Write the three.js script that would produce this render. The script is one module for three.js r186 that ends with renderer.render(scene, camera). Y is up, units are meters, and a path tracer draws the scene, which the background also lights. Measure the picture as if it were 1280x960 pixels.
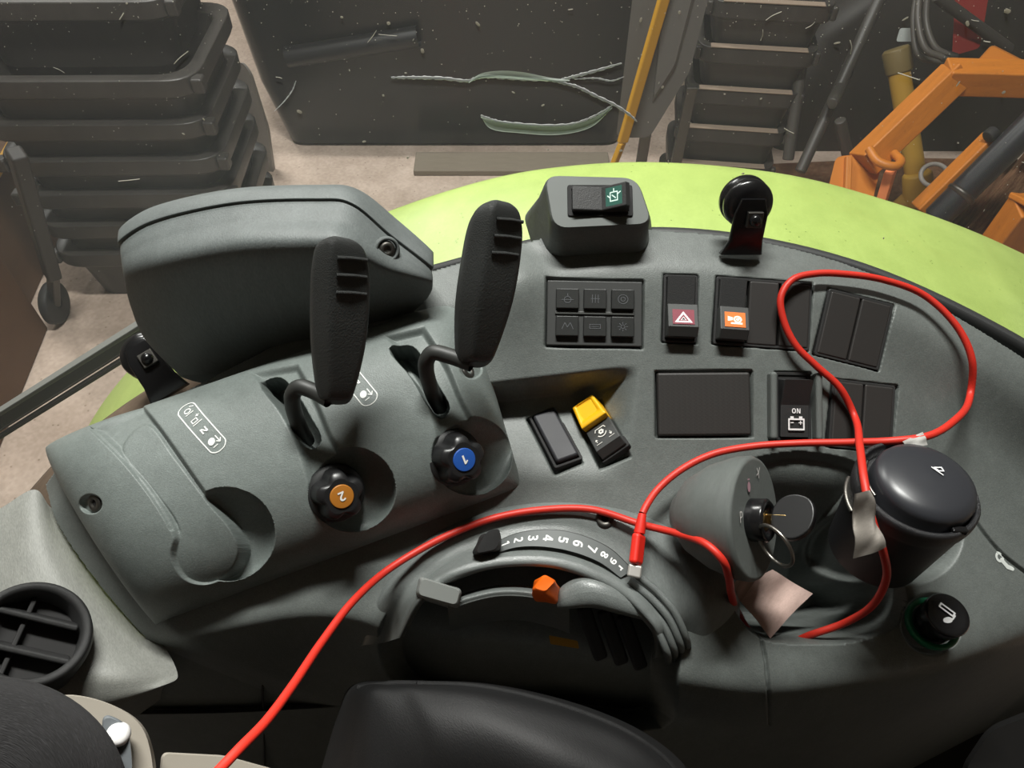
import * as THREE from 'three';
import { RectAreaLightUniformsLib } from 'three/addons/lights/RectAreaLightUniformsLib.js';
import { RoundedBoxGeometry } from 'three/addons/geometries/RoundedBoxGeometry.js';
import { mergeGeometries } from 'three/addons/utils/BufferGeometryUtils.js';

// ------------------------------------------------------------------ camera, light, exposure
const scene = new THREE.Scene();
const renderer = new THREE.WebGLRenderer({ antialias: true });
renderer.toneMapping = THREE.LinearToneMapping;
renderer.toneMappingExposure = 0.93;
renderer.shadowMap.enabled = true;
scene.background = new THREE.Color(0x050505);
const F = 960, CX = 640, CY = 480, PITCH = 50 * Math.PI / 180;
const camera = new THREE.PerspectiveCamera(2 * Math.atan(480 / F) * 180 / Math.PI, 4 / 3, 0.02, 60);
const EYE = new THREE.Vector3(0, 2.2, 0);
camera.position.copy(EYE);
camera.rotation.x = -PITCH;
RectAreaLightUniformsLib.init();
const LAMPS = [   // workshop strip lights: x, y, z, intensity
  [-0.1, 4.45, -1.08, 360],
  [-1.5, 4.45, -3.1, 230],
  [-3.7, 4.45, -6.3, 230],
];
const LAMP_W = 1.1, LAMP_D = 0.22, LAMP_COLOR = new THREE.Color(1.0, 0.972, 0.925);

// ------------------------------------------------------------------ helpers
const V = (x, y, z) => new THREE.Vector3(x, y, z);
const rad = (d) => d * Math.PI / 180;
const clamp = (x, a, b) => Math.min(b, Math.max(a, x));
const sst = (a, b, x) => { const t = clamp((x - a) / (b - a), 0, 1); return t * t * (3 - 2 * t); };
const soft = (x, r) => (x + Math.sqrt(x * x + r * r)) / 2;      // a rounded max(x, 0)
const lerp = (a, b, t) => a + (b - a) * t;
function rng(seed) { let s = seed >>> 0; return () => { s = (s + 0x6D2B79F5) >>> 0; let t = s; t = Math.imul(t ^ (t >>> 15), t | 1); t ^= t + Math.imul(t ^ (t >>> 7), t | 61); return ((t ^ (t >>> 14)) >>> 0) / 4294967296; }; }

const FW = V(0, -Math.sin(PITCH), -Math.cos(PITCH)), UP = V(0, Math.cos(PITCH), -Math.sin(PITCH)), RT = V(1, 0, 0);
const ray = (px, py) => FW.clone().addScaledVector(RT, (px - CX) / F).addScaledVector(UP, (CY - py) / F);
const W = (px, py, D) => EYE.clone().addScaledVector(ray(px, py), D);
const onZ = (px, py, z) => { const r = ray(px, py); return EYE.clone().addScaledVector(r, z / r.z); };
const onY = (px, py, y) => { const r = ray(px, py); return EYE.clone().addScaledVector(r, (y - EYE.y) / r.y); };
// the console's own frame: x right, y up its slope, z out of it
const SL = rad(25), D0 = 0.53;
const CO = W(CX, CY, D0), CT = V(0, Math.sin(SL), -Math.cos(SL)), CN = V(0, Math.cos(SL), Math.sin(SL));
const CROT = -(Math.PI / 2 - SL);
const eyeL = (() => { const d = EYE.clone().sub(CO); return V(d.x, d.dot(CT), d.dot(CN)); })();
function L(px, py, h = 0) { const r = ray(px, py), rl = V(r.x, r.dot(CT), r.dot(CN)); return eyeL.clone().addScaledVector(rl, (h - eyeL.z) / rl.z); }
const toL = (w) => { const d = w.clone().sub(CO); return V(d.x, d.dot(CT), d.dot(CN)); };
const toW = (l) => CO.clone().addScaledVector(RT, l.x).addScaledVector(CT, l.y).addScaledVector(CN, l.z);
function proj(u, v, h) {
  const x = u - 0, wy = CO.y + v * CT.y + h * CN.y - EYE.y, wz = CO.z + v * CT.z + h * CN.z - EYE.z;
  const d = wy * FW.y + wz * FW.z, up = wy * UP.y + wz * UP.z;
  return [CX + F * x / d, CY - F * up / d];
}
const pm = (px, py, h = 0) => { const l = L(px, py, h), w = toW(l).sub(EYE); return w.dot(FW) / F; };   // metres per pixel there
function hit(hf, px, py) { let h = 0, p; for (let i = 0; i < 24; i++) { p = L(px, py, h); h = 0.4 * h + 0.6 * hf(p.x, p.y); } return L(px, py, h); }

const names = {};
function numbered(n) { const k = names[n] = (names[n] ?? -1) + 1; return k ? n + '_' + String(k).padStart(3, '0') : n; }
function shade(o) { o.castShadow = true; o.receiveShadow = true; return o; }
function thing(name, label, category, pos = V(0, 0, 0), group, kind) {
  const o = new THREE.Group(); o.name = numbered(name); o.position.copy(pos); scene.add(o);
  o.userData = { label, category };
  if (group) o.userData.group = group;
  if (kind) o.userData.kind = kind;
  return o;
}
function struct(name, geo, m) { const o = shade(new THREE.Mesh(geo, m)); o.name = name; o.userData = { kind: 'structure' }; scene.add(o); return o; }
function part(name, geo, m, parent, label) { const o = shade(new THREE.Mesh(geo, m)); o.name = name; parent.add(o); if (label) o.userData.label = label; return o; }
function onConsole(name, label, category) { const o = thing(name, label, category, CO); o.rotation.x = CROT; return o; }

function geo(pos, idx, uv) {
  const g = new THREE.BufferGeometry();
  g.setAttribute('position', new THREE.Float32BufferAttribute(pos, 3));
  if (uv) g.setAttribute('uv', new THREE.Float32BufferAttribute(uv, 2));
  g.setIndex(idx); g.computeVertexNormals(); return g;
}
const cr = (a, b, c, d, t) => 0.5 * (2 * b + (c - a) * t + (2 * a - 5 * b + 4 * c - d) * t * t + (3 * b - a - 3 * c + d) * t * t * t);
// a smooth surface through a grid of control points
function skin(rows, nu, nv, o = {}) {
  const R = rows.length, C = rows[0].length;
  const at = (r, c) => {
    if (o.closed) c = (c + C) % C;
    if (!o.closed && c < 0) return at(r, 0).clone().multiplyScalar(2).sub(at(r, 1));
    if (!o.closed && c >= C) return at(r, C - 1).clone().multiplyScalar(2).sub(at(r, C - 2));
    if (r < 0) return rows[0][c].clone().multiplyScalar(2).sub(rows[1][c]);
    if (r >= R) return rows[R - 1][c].clone().multiplyScalar(2).sub(rows[R - 2][c]);
    return rows[r][c];
  };
  const pos = [], uv = [], idx = [], cs = o.closed ? C : C - 1, grid = [];
  for (let r = -1; r <= R; r++) { const l = []; for (let c = -1; c <= C + 1; c++) l.push(at(r, o.closed ? c : Math.min(c, C))); grid.push(l); }
  const g = (r, c) => grid[r + 1][c + 1];
  for (let i = 0; i <= nv; i++) {
    const y = i / nv * (R - 1), r = Math.min(R - 2, Math.floor(y)), ty = y - r;
    let acc = 0, last = null;
    for (let j = 0; j <= nu; j++) {
      const x = j / nu * cs, c = Math.min(cs - 1, Math.floor(x)), tx = x - c, p = [];
      for (const k of ['x', 'y', 'z']) {
        const q = [];
        for (let m = -1; m <= 2; m++) q.push(cr(g(r + m, c - 1)[k], g(r + m, c)[k], g(r + m, c + 1)[k], g(r + m, c + 2)[k], tx));
        p.push(o.linear ? lerp(q[1], q[2], ty) : cr(q[0], q[1], q[2], q[3], ty));
      }
      pos.push(...p); const pv = V(...p); if (last) acc += pv.distanceTo(last); last = pv; uv.push(acc, i / nv * 0.1);
    }
  }
  for (let i = 0; i < nv; i++) for (let j = 0; j < nu; j++) { const a = i * (nu + 1) + j, b = a + nu + 1; idx.push(a, b, a + 1, b, b + 1, a + 1); }
  if (o.cap) for (const i of o.cap === 'both' ? [0, nv] : o.cap === 'first' ? [0] : [nv]) {
    const m = V(0, 0, 0); for (let j = 0; j < nu; j++) m.add(V().fromArray(pos, (i * (nu + 1) + j) * 3)); m.divideScalar(nu);
    const base = pos.length / 3; for (let j = 0; j <= nu; j++) { const s = (i * (nu + 1) + j) * 3; pos.push(pos[s], pos[s + 1], pos[s + 2]); uv.push(0, 0); }
    pos.push(m.x, m.y, m.z); uv.push(0, 0);
    for (let j = 0; j < nu; j++) i ? idx.push(base + j, base + nu + 1, base + j + 1) : idx.push(base + j, base + j + 1, base + nu + 1);
  }
  return geo(pos, idx, uv);
}
// a closed ring: a polygon with rounded corners
function ring(corners, r, per = 6) {
  const out = [], n = corners.length;
  for (let i = 0; i < n; i++) {
    const p = corners[i], a = corners[(i + n - 1) % n], b = corners[(i + 1) % n], rr = Array.isArray(r) ? r[i] : r;
    const da = Math.min(rr, p.distanceTo(a) * 0.49), db = Math.min(rr, p.distanceTo(b) * 0.49);
    const s = p.clone().lerp(a, da / p.distanceTo(a)), e = p.clone().lerp(b, db / p.distanceTo(b));
    for (let k = 0; k <= per; k++) { const t = k / per; out.push(s.clone().multiplyScalar((1 - t) * (1 - t)).addScaledVector(p, 2 * t * (1 - t)).addScaledVector(e, t * t)); }
  }
  return out;
}
const inset = (rg, f, dz = 0, ax = V(0, 0, 1)) => { const m = V(0, 0, 0); rg.forEach((p) => m.add(p)); m.divideScalar(rg.length); return rg.map((p) => m.clone().lerp(p, f).addScaledVector(ax, dz)); };
const loft = (rings, cap = 'both') => skin(rings, rings[0].length, rings.length - 1, { closed: true, linear: true, cap });
const spline = (pts) => new THREE.CatmullRomCurve3(pts, false, 'centripetal');
const tube = (pts, r, seg = 60, rs = 10) => new THREE.TubeGeometry(spline(pts), seg, r, rs, false);
function bar(a, b, w, d, r = 0.004) {      // a rounded square bar from a to b
  const len = a.distanceTo(b), g = new RoundedBoxGeometry(w, len, d, 2, Math.min(r, w * 0.45, d * 0.45));
  g.applyQuaternion(new THREE.Quaternion().setFromUnitVectors(V(0, 1, 0), b.clone().sub(a).normalize())); g.translate((a.x + b.x) / 2, (a.y + b.y) / 2, (a.z + b.z) / 2); return g;
}
function rod(a, b, r1, r2 = r1, n = 20) {
  const len = a.distanceTo(b), c = Math.min(r1, r2) * 0.2, g = new THREE.LatheGeometry([[0, -len / 2], [r1 - c, -len / 2], [r1, -len / 2 + c], [r2, len / 2 - c], [r2 - c, len / 2], [0, len / 2]].map((p) => new THREE.Vector2(...p)), n);
  g.applyQuaternion(new THREE.Quaternion().setFromUnitVectors(V(0, 1, 0), b.clone().sub(a).normalize())); g.translate((a.x + b.x) / 2, (a.y + b.y) / 2, (a.z + b.z) / 2); return g;
}
const lathe = (pts, n = 40) => new THREE.LatheGeometry(pts.map((p) => new THREE.Vector2(p[0], p[1])), n);
const rbox = (w, h, d, r = 0.002, x = 0, y = 0, z = 0) => { const g = new RoundedBoxGeometry(w, h, d, 3, r); g.translate(x, y, z); return g; };
function plate(pts, depth, bevel = 0.0006) {   // an outline in x, y with thickness along z
  const s = new THREE.Shape(pts.map((p) => new THREE.Vector2(p[0], p[1])));
  return new THREE.ExtrudeGeometry(s, { depth, bevelEnabled: bevel > 0, bevelSize: bevel, bevelThickness: bevel, bevelSegments: 2, curveSegments: 8 });
}
function plane(w, h) { return new THREE.PlaneGeometry(w, h); }
// signed distance to a polygon, negative inside
function sdPoly(x, y, P) {
  let d = 1e9, inside = false;
  for (let i = 0, j = P.length - 1; i < P.length; j = i++) {
    const [ax, ay] = P[i], [bx, by] = P[j], ex = bx - ax, ey = by - ay, wx = x - ax, wy = y - ay, t = clamp((wx * ex + wy * ey) / (ex * ex + ey * ey + 1e-12), 0, 1);
    const dx = wx - ex * t, dy = wy - ey * t; d = Math.min(d, dx * dx + dy * dy);
    if ((ay > y) !== (by > y) && x < (bx - ax) * (y - ay) / (by - ay) + ax) inside = !inside;
  }
  return inside ? -Math.sqrt(d) : Math.sqrt(d);
}
function sdLine(x, y, P) { let d = 1e9; for (let i = 1; i < P.length; i++) { const [ax, ay] = P[i - 1], [bx, by] = P[i], ex = bx - ax, ey = by - ay, wx = x - ax, wy = y - ay, t = clamp((wx * ex + wy * ey) / (ex * ex + ey * ey + 1e-12), 0, 1), dx = wx - ex * t, dy = wy - ey * t; d = Math.min(d, dx * dx + dy * dy); } return Math.sqrt(d); }
const smooth2 = (P, n, closed = false) => new THREE.CatmullRomCurve3(P.map((p) => V(p[0], p[1], 0)), closed, 'centripetal').getPoints(n).map((p) => [p.x, p.y]);
const yAt = (P, x) => { for (let i = 1; i < P.length; i++) if (x <= P[i][0] || i === P.length - 1) { const t = (x - P[i - 1][0]) / (P[i][0] - P[i - 1][0]); return P[i - 1][1] + t * (P[i][1] - P[i - 1][1]); } };

// ------------------------------------------------------------------ materials
function noiseTex(size, fn, seed = 1, srgb = true) {   // fn(a, b, c, d): coarse to fine noises in -1..1 -> [r, g, b] 0..255
  const R = rng(seed), lay = [4, 11, 37, size / 2].map((n) => { n = Math.round(n); const v = new Float32Array(n * n).map(() => R() * 2 - 1); return (x, y) => { const fx = x * n, fy = y * n, x0 = Math.floor(fx), y0 = Math.floor(fy), tx = fx - x0, ty = fy - y0, sx = tx * tx * (3 - 2 * tx), sy = ty * ty * (3 - 2 * ty), q = (i, j) => v[((j % n + n) % n) * n + (i % n + n) % n]; return lerp(lerp(q(x0, y0), q(x0 + 1, y0), sx), lerp(q(x0, y0 + 1), q(x0 + 1, y0 + 1), sx), sy); }; });
  const d = new Uint8Array(size * size * 4);
  for (let j = 0; j < size; j++) for (let i = 0; i < size; i++) { const c = fn(...lay.map((f) => f(i / size, j / size)), R); for (let k = 0; k < 3; k++) d[(j * size + i) * 4 + k] = clamp(c[k], 0, 255); d[(j * size + i) * 4 + 3] = 255; }
  const t = new THREE.DataTexture(d, size, size); t.wrapS = t.wrapT = THREE.RepeatWrapping; t.magFilter = THREE.LinearFilter; t.minFilter = THREE.LinearMipmapLinearFilter; t.generateMipmaps = true;
  if (srgb) t.colorSpace = THREE.SRGBColorSpace; t.needsUpdate = true; return t;
}
const rep = (t, m) => { const c = t.clone(); c.repeat.set(1 / m, 1 / m); c.needsUpdate = true; return c; };
function std(color, roughness, extra = {}) { return new THREE.MeshStandardMaterial({ color, roughness, metalness: 0, side: THREE.DoubleSide, ...extra }); }
function phys(color, roughness, extra = {}) { return new THREE.MeshPhysicalMaterial({ color, roughness, metalness: 0, side: THREE.DoubleSide, ...extra }); }
const grainT = noiseTex(512, (a, b, c, d) => { const g = 228 + 7 * a + 6 * b + 5 * c + 12 * d; return [g, g, g - 2]; }, 11);
const bumpT = noiseTex(512, (a, b, c, d) => { const g = 128 + 20 * c + 90 * d; return [g, g, g]; }, 5, false);
const grey = (hex, rough = 0.52) => std(hex, rough, { map: rep(grainT, 0.16), bumpMap: rep(bumpT, 0.1), bumpScale: 0.00012 });
const M = {
  console: grey(0x6d7270, 0.5),
  unit: grey(0x7b8381, 0.5),
  cover: grey(0x787d7c, 0.34),
  housing: grey(0x6e7474, 0.55),
  light: grey(0x90918c, 0.55),
  black: std(0x2c2c2c, 0.5, { bumpMap: rep(bumpT, 0.1), bumpScale: 0.0001 }),
  blackGloss: std(0x161617, 0.22),
  matt: std(0x1b1a1a, 0.75),
  rubber: std(0x1c1d1d, 0.6),
  blank: std(0x3b3938, 0.5, { map: rep(noiseTex(256, (a, b, c, d, R) => { const s = R() < 0.006 ? 50 : 0, g = 205 + 14 * a + 12 * b + 10 * d + s; return [g, g - 3, g - 6]; }, 21), 0.06) }),
  pad: std(0x3a3b3a, 0.5),
  grip: std(0x353736, 0.5, { bumpMap: rep(bumpT, 0.08), bumpScale: 0.0002 }),
  steel: std(0x8f8c86, 0.35, { metalness: 1 }),
  darkSteel: std(0x5a5854, 0.45, { metalness: 0.9 }),
  brass: std(0xb59b6b, 0.3, { metalness: 1 }),
  dirt: std(0x8a7462, 0.9),
  white: std(0xd8d8d6, 0.5),
  yellow: std(0xf0b414, 0.45),
  orange: std(0xf26a12, 0.42),
  red: std(0xd8281a, 0.5),
};

// canvas prints
function print(w, h, draw, bg) {
  const c = document.createElement('canvas'); c.width = w; c.height = h; const x = c.getContext('2d');
  if (bg) { x.fillStyle = bg; x.fillRect(0, 0, w, h); } else x.clearRect(0, 0, w, h);
  x.lineCap = x.lineJoin = 'round'; draw(x, w, h);
  const t = new THREE.CanvasTexture(c); t.colorSpace = THREE.SRGBColorSpace;
  return std(0xffffff, 0.5, bg ? { map: t } : { map: t, transparent: true });
}
const path = (x, pts, close) => { x.beginPath(); pts.forEach(([a, b], i) => i ? x.lineTo(a, b) : x.moveTo(a, b)); if (close) x.closePath(); };

// ------------------------------------------------------------------ workshop shell
const floorM = std(0xffffff, 0.85, { map: rep(noiseTex(512, (a, b, c, d, R) => { const s = (R() < 0.002 ? -60 : 0) - 26 * Math.max(0, b - 0.35), g = 12 * a + 10 * b + 7 * c + 9 * d + s; return [184 + g, 166 + g, 151 + g]; }, 3), 2.4) });
function slab(name, w, h, d, x, y, z, m) { const g = new THREE.BoxGeometry(w, h, d); const p = g.attributes.position, n = g.attributes.normal, u = []; for (let i = 0; i < p.count; i++) u.push(Math.abs(n.getX(i)) > 0.5 ? p.getZ(i) : p.getX(i), Math.abs(n.getY(i)) > 0.5 ? p.getZ(i) : p.getY(i)); g.setAttribute('uv', new THREE.Float32BufferAttribute(u, 2)); g.translate(x, y, z); return struct(name, g, m); }
const wallM = std(0xb0aaa2, 0.9, { map: rep(grainT, 1.5) });
slab('floor', 12, 0.2, 12, 0, -0.1, -2.5, floorM);
slab('ceiling', 12, 0.2, 12, 0, 5.0, -2.5, wallM);
slab('wall_back', 12, 5.1, 0.2, 0, 2.45, -8.4, wallM);
slab('wall_front', 12, 5.1, 0.2, 0, 2.45, 3.4, wallM);
slab('wall_left', 0.2, 5.1, 12, -5.9, 2.45, -2.5, wallM);
slab('wall_right', 0.2, 5.1, 12, 5.9, 2.45, -2.5, wallM);
LAMPS.forEach(([x, y, z, p], i) => {
  const t = thing('strip_light', ['long white strip light above the tractor cab window', 'long white strip light over the tall tub stack', 'long white strip light near the far corner of the workshop'][i], 'lamp', V(x, y, z), 'workshop strip lights');
  part('lamp_body', rbox(LAMP_W + 0.06, 0.08, LAMP_D + 0.06, 0.01, 0, 0.05, 0), std(0xcfcfcb, 0.5), t);
  for (const s of [-1, 1]) part('hanger', rod(V(s * 0.4, 0.085, 0), V(s * 0.4, 4.9 - y, 0), 0.006), M.darkSteel, t);
  const gl = part('diffuser', rbox(LAMP_W, 0.016, LAMP_D, 0.004, 0, 0, 0), std(0xffffff, 0.6, { emissive: LAMP_COLOR, emissiveIntensity: 3 }), t); gl.castShadow = false;
  const l = new THREE.RectAreaLight(LAMP_COLOR, p, LAMP_W, LAMP_D); l.name = 'lamp_light'; l.position.set(0, -0.02, 0); l.rotation.x = -Math.PI / 2; t.add(l);
});

// ------------------------------------------------------------------ cab shell and window
const WL = [   // foot of the curved side window: pixel and height over the console plane
  [-260, 960, -0.14], [-110, 790, -0.14], [0, 668, -0.135], [130, 535, -0.13], [250, 452, -0.12], [400, 375, -0.09], [560, 328, -0.045], [690, 296, -0.015], [820, 286, 0], [950, 298, 0], [1100, 338, 0], [1280, 425, 0], [1420, 520, 0], [1600, 680, 0],
].map(([x, y, h]) => toW(L(x, y, h)));
const WC = spline(WL);
function ribbon(curve, n, prof) {   // sweeps a closed profile [out, up] along a mostly level curve
  const rings = [];
  for (let i = 0; i <= n; i++) { const p = curve.getPoint(i / n), t = curve.getTangent(i / n), o = V(t.z, 0, -t.x).normalize(); if (o.z > 0) o.negate(); rings.push(prof.map(([a, b]) => p.clone().addScaledVector(o, a).add(V(0, b, 0)))); }
  return rings;
}
const glassM = phys(0xcdd0d0, 0.165, { transmission: 0.96, thickness: 0, ior: 1.5, specularIntensity: 0.35 });
const win = new THREE.Group(); win.name = 'window_1'; win.userData = { kind: 'structure', label: 'curved tractor side window, dusty and cracked', }; scene.add(win);
{
  const rows = []; for (const y of [-0.03, 0.3, 0.6, 0.92]) rows.push(Array.from({ length: 60 }, (_, i) => WC.getPoint(i / 59).setY(0).add(V(0, lerp(WC.getPoint(i / 59).y, 1.8, y / 0.92) + y, 0))));
  part('pane', skin(rows, 118, 6), glassM, win);
  const seal = ribbon(WC, 160, [[-0.006, -0.04], [0.008, -0.04], [0.008, -0.008], [0.006, -0.003], [0.001, -0.002], [-0.005, -0.006]]);
  part('rubber_seal', loft(seal), M.rubber, win);
}
const glassAt = (px, py) => {   // where a sight line meets the pane
  const r = ray(px, py); let best = null, bd = 1e9;
  for (let i = 0; i <= 1200; i++) { const p = WC.getPoint(0.05 + 0.9 * i / 1200); const t = p.z / r.z, e = Math.abs(r.x * t - p.x); if (e < bd && t > 0) { bd = e; best = t; } }
  return EYE.clone().addScaledVector(r, best * 1.0015);
};
{
  const t = thing('cab_roof', 'dark tractor cab roof above the console', 'roof', V(0, 2.78, 0.46));
  part('headliner', rbox(1.8, 0.09, 1.72, 0.03), std(0x6f6b65, 0.9), t);
  const t2 = thing('cab_partition', 'dark rear and left side of the tractor cab behind the driver', 'cab wall', V(0, 1.2, 1.2));
  part('side_panel', rbox(2.0, 1.95, 0.05, 0.01, 0, 0.58, 0), std(0x6a6660, 0.9), t2);
  const t3 = thing('cab_floor', 'black rubber mat on the tractor cab floor', 'floor mat', V(0, 0.85, 0.4));
  part('mat', rbox(2.4, 0.04, 1.76, 0.01), M.matt, t3);
}

// ------------------------------------------------------------------ control console (a moulded shell over the slope)
const uv2 = (P, h = 0) => P.map(([x, y, k]) => { const p = L(x, y, k ?? h); return [p.x, p.y]; });
const LIP = smooth2(uv2([[-40, 640, 0], [60, 575, 0], [200, 500, 0], [330, 430, 0.01], [470, 362, 0.01], [570, 332, 0.01], [690, 303, 0.012], [820, 293, 0.012], [950, 305, 0.012], [1100, 345, 0.012], [1280, 432, 0.012], [1420, 520, 0.012]]), 90);
const FRONT = smooth2(uv2([[-200, 800], [60, 810], [215, 802], [300, 786], [380, 774], [440, 778], [520, 804], [620, 815], [720, 828], [840, 856], [960, 872], [1080, 861], [1200, 840], [1340, 802], [1500, 750]]), 90);
const LEFT = smooth2(uv2([[0, 560], [45, 620], [75, 672], [120, 735], [170, 795], [215, 842], [300, 930]]), 40);
const V600 = L(640, 600).y, LEFTV = LEFT.map((p) => [p[1], p[0]]).reverse();
function lipIn(u, v) { return yAt(LIP, u) - v; }
function hBase(u, v) {
  let h = 0.21 * soft(v - V600, 0.03);
  const e = (yAt(LIP, u) - v) * 0.93;
  h -= 0.62 * soft(0.030 - e, 0.008);
  if (e < 0) h -= 5 * soft(-e, 0.002);
  h -= 0.34 * (soft(u - 0.26, 0.06) - 0.003) * sst(-0.005, 0.07, e);
  h -= 0.5 * soft(0.026 - Math.max(-0.004, u - yAt(LEFTV, v)), 0.006) * (v > LEFTV[0][0] ? 1 : 0);
  const f = v - yAt(FRONT, u);
  h -= 2.14 * soft(0.001 - f, lerp(0.005, 0.009, sst(0.05, 0.15, u)));
  return h;
}
// openings in the panel: centre, size in pixels, turn in degrees (anticlockwise)
const OPEN = {
  keypad: [743, 392, 121, 84, -1], hazard: [850, 386, 42, 84, -2], beacon: [953, 392, 120, 84, -4], pairTop: [1067, 412, 84, 84, -14],
  cubby: [880, 505, 120, 82, 0.5], battery: [991, 508, 44, 84, -1], pairLow: [1077, 520, 82, 84, -6], blankLeft: [694, 547, 38, 84, 24], pto: [753, 538, 40, 86, 22],
};
const QUADHOLE = smooth2([[476, 790], [505, 745], [560, 700], [640, 675], [720, 672], [790, 690], [830, 730], [848, 785], [846, 840], [835, 905], [700, 900], [560, 890], [490, 850]], 60, true);
const POCKET = smooth2([[918, 742], [930, 770], [955, 793], [1010, 798], [1070, 795], [1120, 772], [1125, 730], [1100, 690], [1075, 640], [1075, 590], [1020, 572], [960, 575], [900, 600], [890, 680]], 80, true);
const SEAM_R = smooth2([[1190, 600], [1215, 645], [1250, 690], [1290, 722]], 20), SEAM_F = smooth2([[951, 795], [958, 830], [961, 870], [962, 905]], 12);
function hConsole(u, v, pre) {
  let h = pre ?? hBase(u, v);
  const [x, y] = proj(u, v, h);
  if (x < -80 || x > 1360) return h;
  // column under the wiper switch
  h += 0.010 * Math.exp(-Math.pow(Math.hypot((x - 732) / 74, (y - 282) / 34), 4)) + 0.010 * Math.exp(-Math.pow((x - 640) / 40, 2) - Math.pow((y - 360) / 60, 2));
  // lower left facet: a step down from the upper panel
  if (x > 560 && x < 830 && y > 430 && y < 640) {
    const top = 476 - (x - 640) * 0.12, dep = 0.023 * (1 - sst(495, 604, y)) * (1 - sst(752, 800, x + (y - 470) * 0.10));
    h -= dep * sst(-2, 15, y - top);
  }
  // pocket for odds and ends, under the ignition lock
  if (x > 870 && x < 1150 && y > 560 && y < 810) {
    const s = -sdPoly(x, y, POCKET);
    if (s > -6) { const back = sst(572, 735, y - 0.06 * (x - 950)); h -= Math.min(0.105 * back + 0.008, 0.0016 * soft(s + 3, 3) * lerp(1.2, 2.6, sst(725, 760, y))); }
  }
  // opening behind the gear quadrant
  if (x > 450 && x < 880 && y > 640 && y < 930) { const s = -sdPoly(x, y, QUADHOLE); h -= 0.065 * sst(-3, 9, s); }
  for (const k in OPEN) {
    const [cx, cy, w, hh, a] = OPEN[k], dx = x - cx, dy = y - cy; if (dx * dx + dy * dy > 8500) continue;
    const c = Math.cos(rad(a)), s = Math.sin(rad(a)), lx = Math.abs(c * dx - s * dy) - w / 2, ly = Math.abs(s * dx + c * dy) - hh / 2;
    h -= 0.006 * (1 - sst(-1.2, 1.6, Math.max(lx, ly)));
  }
  // socket hollow round the ash cup and the lighter
  const ra = Math.hypot(x - 1128, (y - 668) * 1.2); h -= 0.020 * (1 - sst(62, 78, ra));
  const rl = Math.hypot(x - 1165, y - 780); h -= 0.010 * (1 - sst(30, 40, rl));
  if (x > 1150) h -= 0.0028 * (1 - sst(0.5, 3.2, sdLine(x, y, SEAM_R)));
  if (x > 920 && x < 990 && y > 780) h -= 0.003 * (1 - sst(0.5, 2.6, sdLine(x, y, SEAM_F)));
  return h;
}
function field(us, vs, hf, keep) {
  const pos = [], uv = [], idx = [], n = us.length, ok = [];
  for (const v of vs) for (const u of us) { pos.push(u, v, hf(u, v)); uv.push(u, v); ok.push(keep ? keep(u, v) : true); }
  for (let j = 0; j < vs.length - 1; j++) for (let i = 0; i < n - 1; i++) { const a = j * n + i, b = a + n; if (ok[a] && ok[b] && ok[a + 1] && ok[b + 1]) idx.push(a, a + 1, b, b, a + 1, b + 1); }
  return geo(pos, idx, uv);
}
const steps = (a, b, n) => Array.from({ length: n + 1 }, (_, i) => lerp(a, b, i / n));
const consoleT = onConsole('control_console', 'dark grey moulded tractor side console with rows of rocker switches', 'control console');
{
  const V790 = L(0, 800).y, us = [...steps(-0.33, 0.44, 800), ...steps(0.45, 0.95, 50)], vs = [...steps(-0.72, -0.25, 46).slice(0, -1), ...steps(-0.25, 0.16, 430)];
  part('console_shell', field(us, vs, (u, v) => hConsole(u, v), (u, v) => { const e = yAt(LIP, u) - v; return e > -0.02 && (v < V790 || u > yAt(LEFT.map((p) => [p[1], p[0]]).reverse(), v) - 0.004); }), M.console, consoleT);
}
// a frame on the panel: x along the switch, y up the slope, z out
function mount(name, px, py, a, parent, hf = hBase, label) {
  const p = hit(hf, px, py), d = 0.004, nx = (hf(p.x + d, p.y) - hf(p.x - d, p.y)) / (2 * d), ny = (hf(p.x, p.y + d) - hf(p.x, p.y - d)) / (2 * d);
  const n = V(-nx, -ny, 1).normalize(), x0 = V(Math.cos(rad(a)), Math.sin(rad(a)), 0), x = x0.addScaledVector(n, -x0.dot(n)).normalize(), y = n.clone().cross(x);
  const g = new THREE.Group(); g.name = name; g.position.copy(p); g.quaternion.setFromRotationMatrix(new THREE.Matrix4().makeBasis(x, y, n)); parent.add(g);
  if (label) g.userData.label = label; return g;
}
const HP = (u, v) => hConsole(u, v) ;
const facet = (u, v) => { const h = hBase(u, v), [x, y] = proj(u, v, h); const dep = 0.023 * (1 - sst(495, 604, y)) * (1 - sst(752, 800, x + (y - 470) * 0.10)); return h - dep; };
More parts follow.
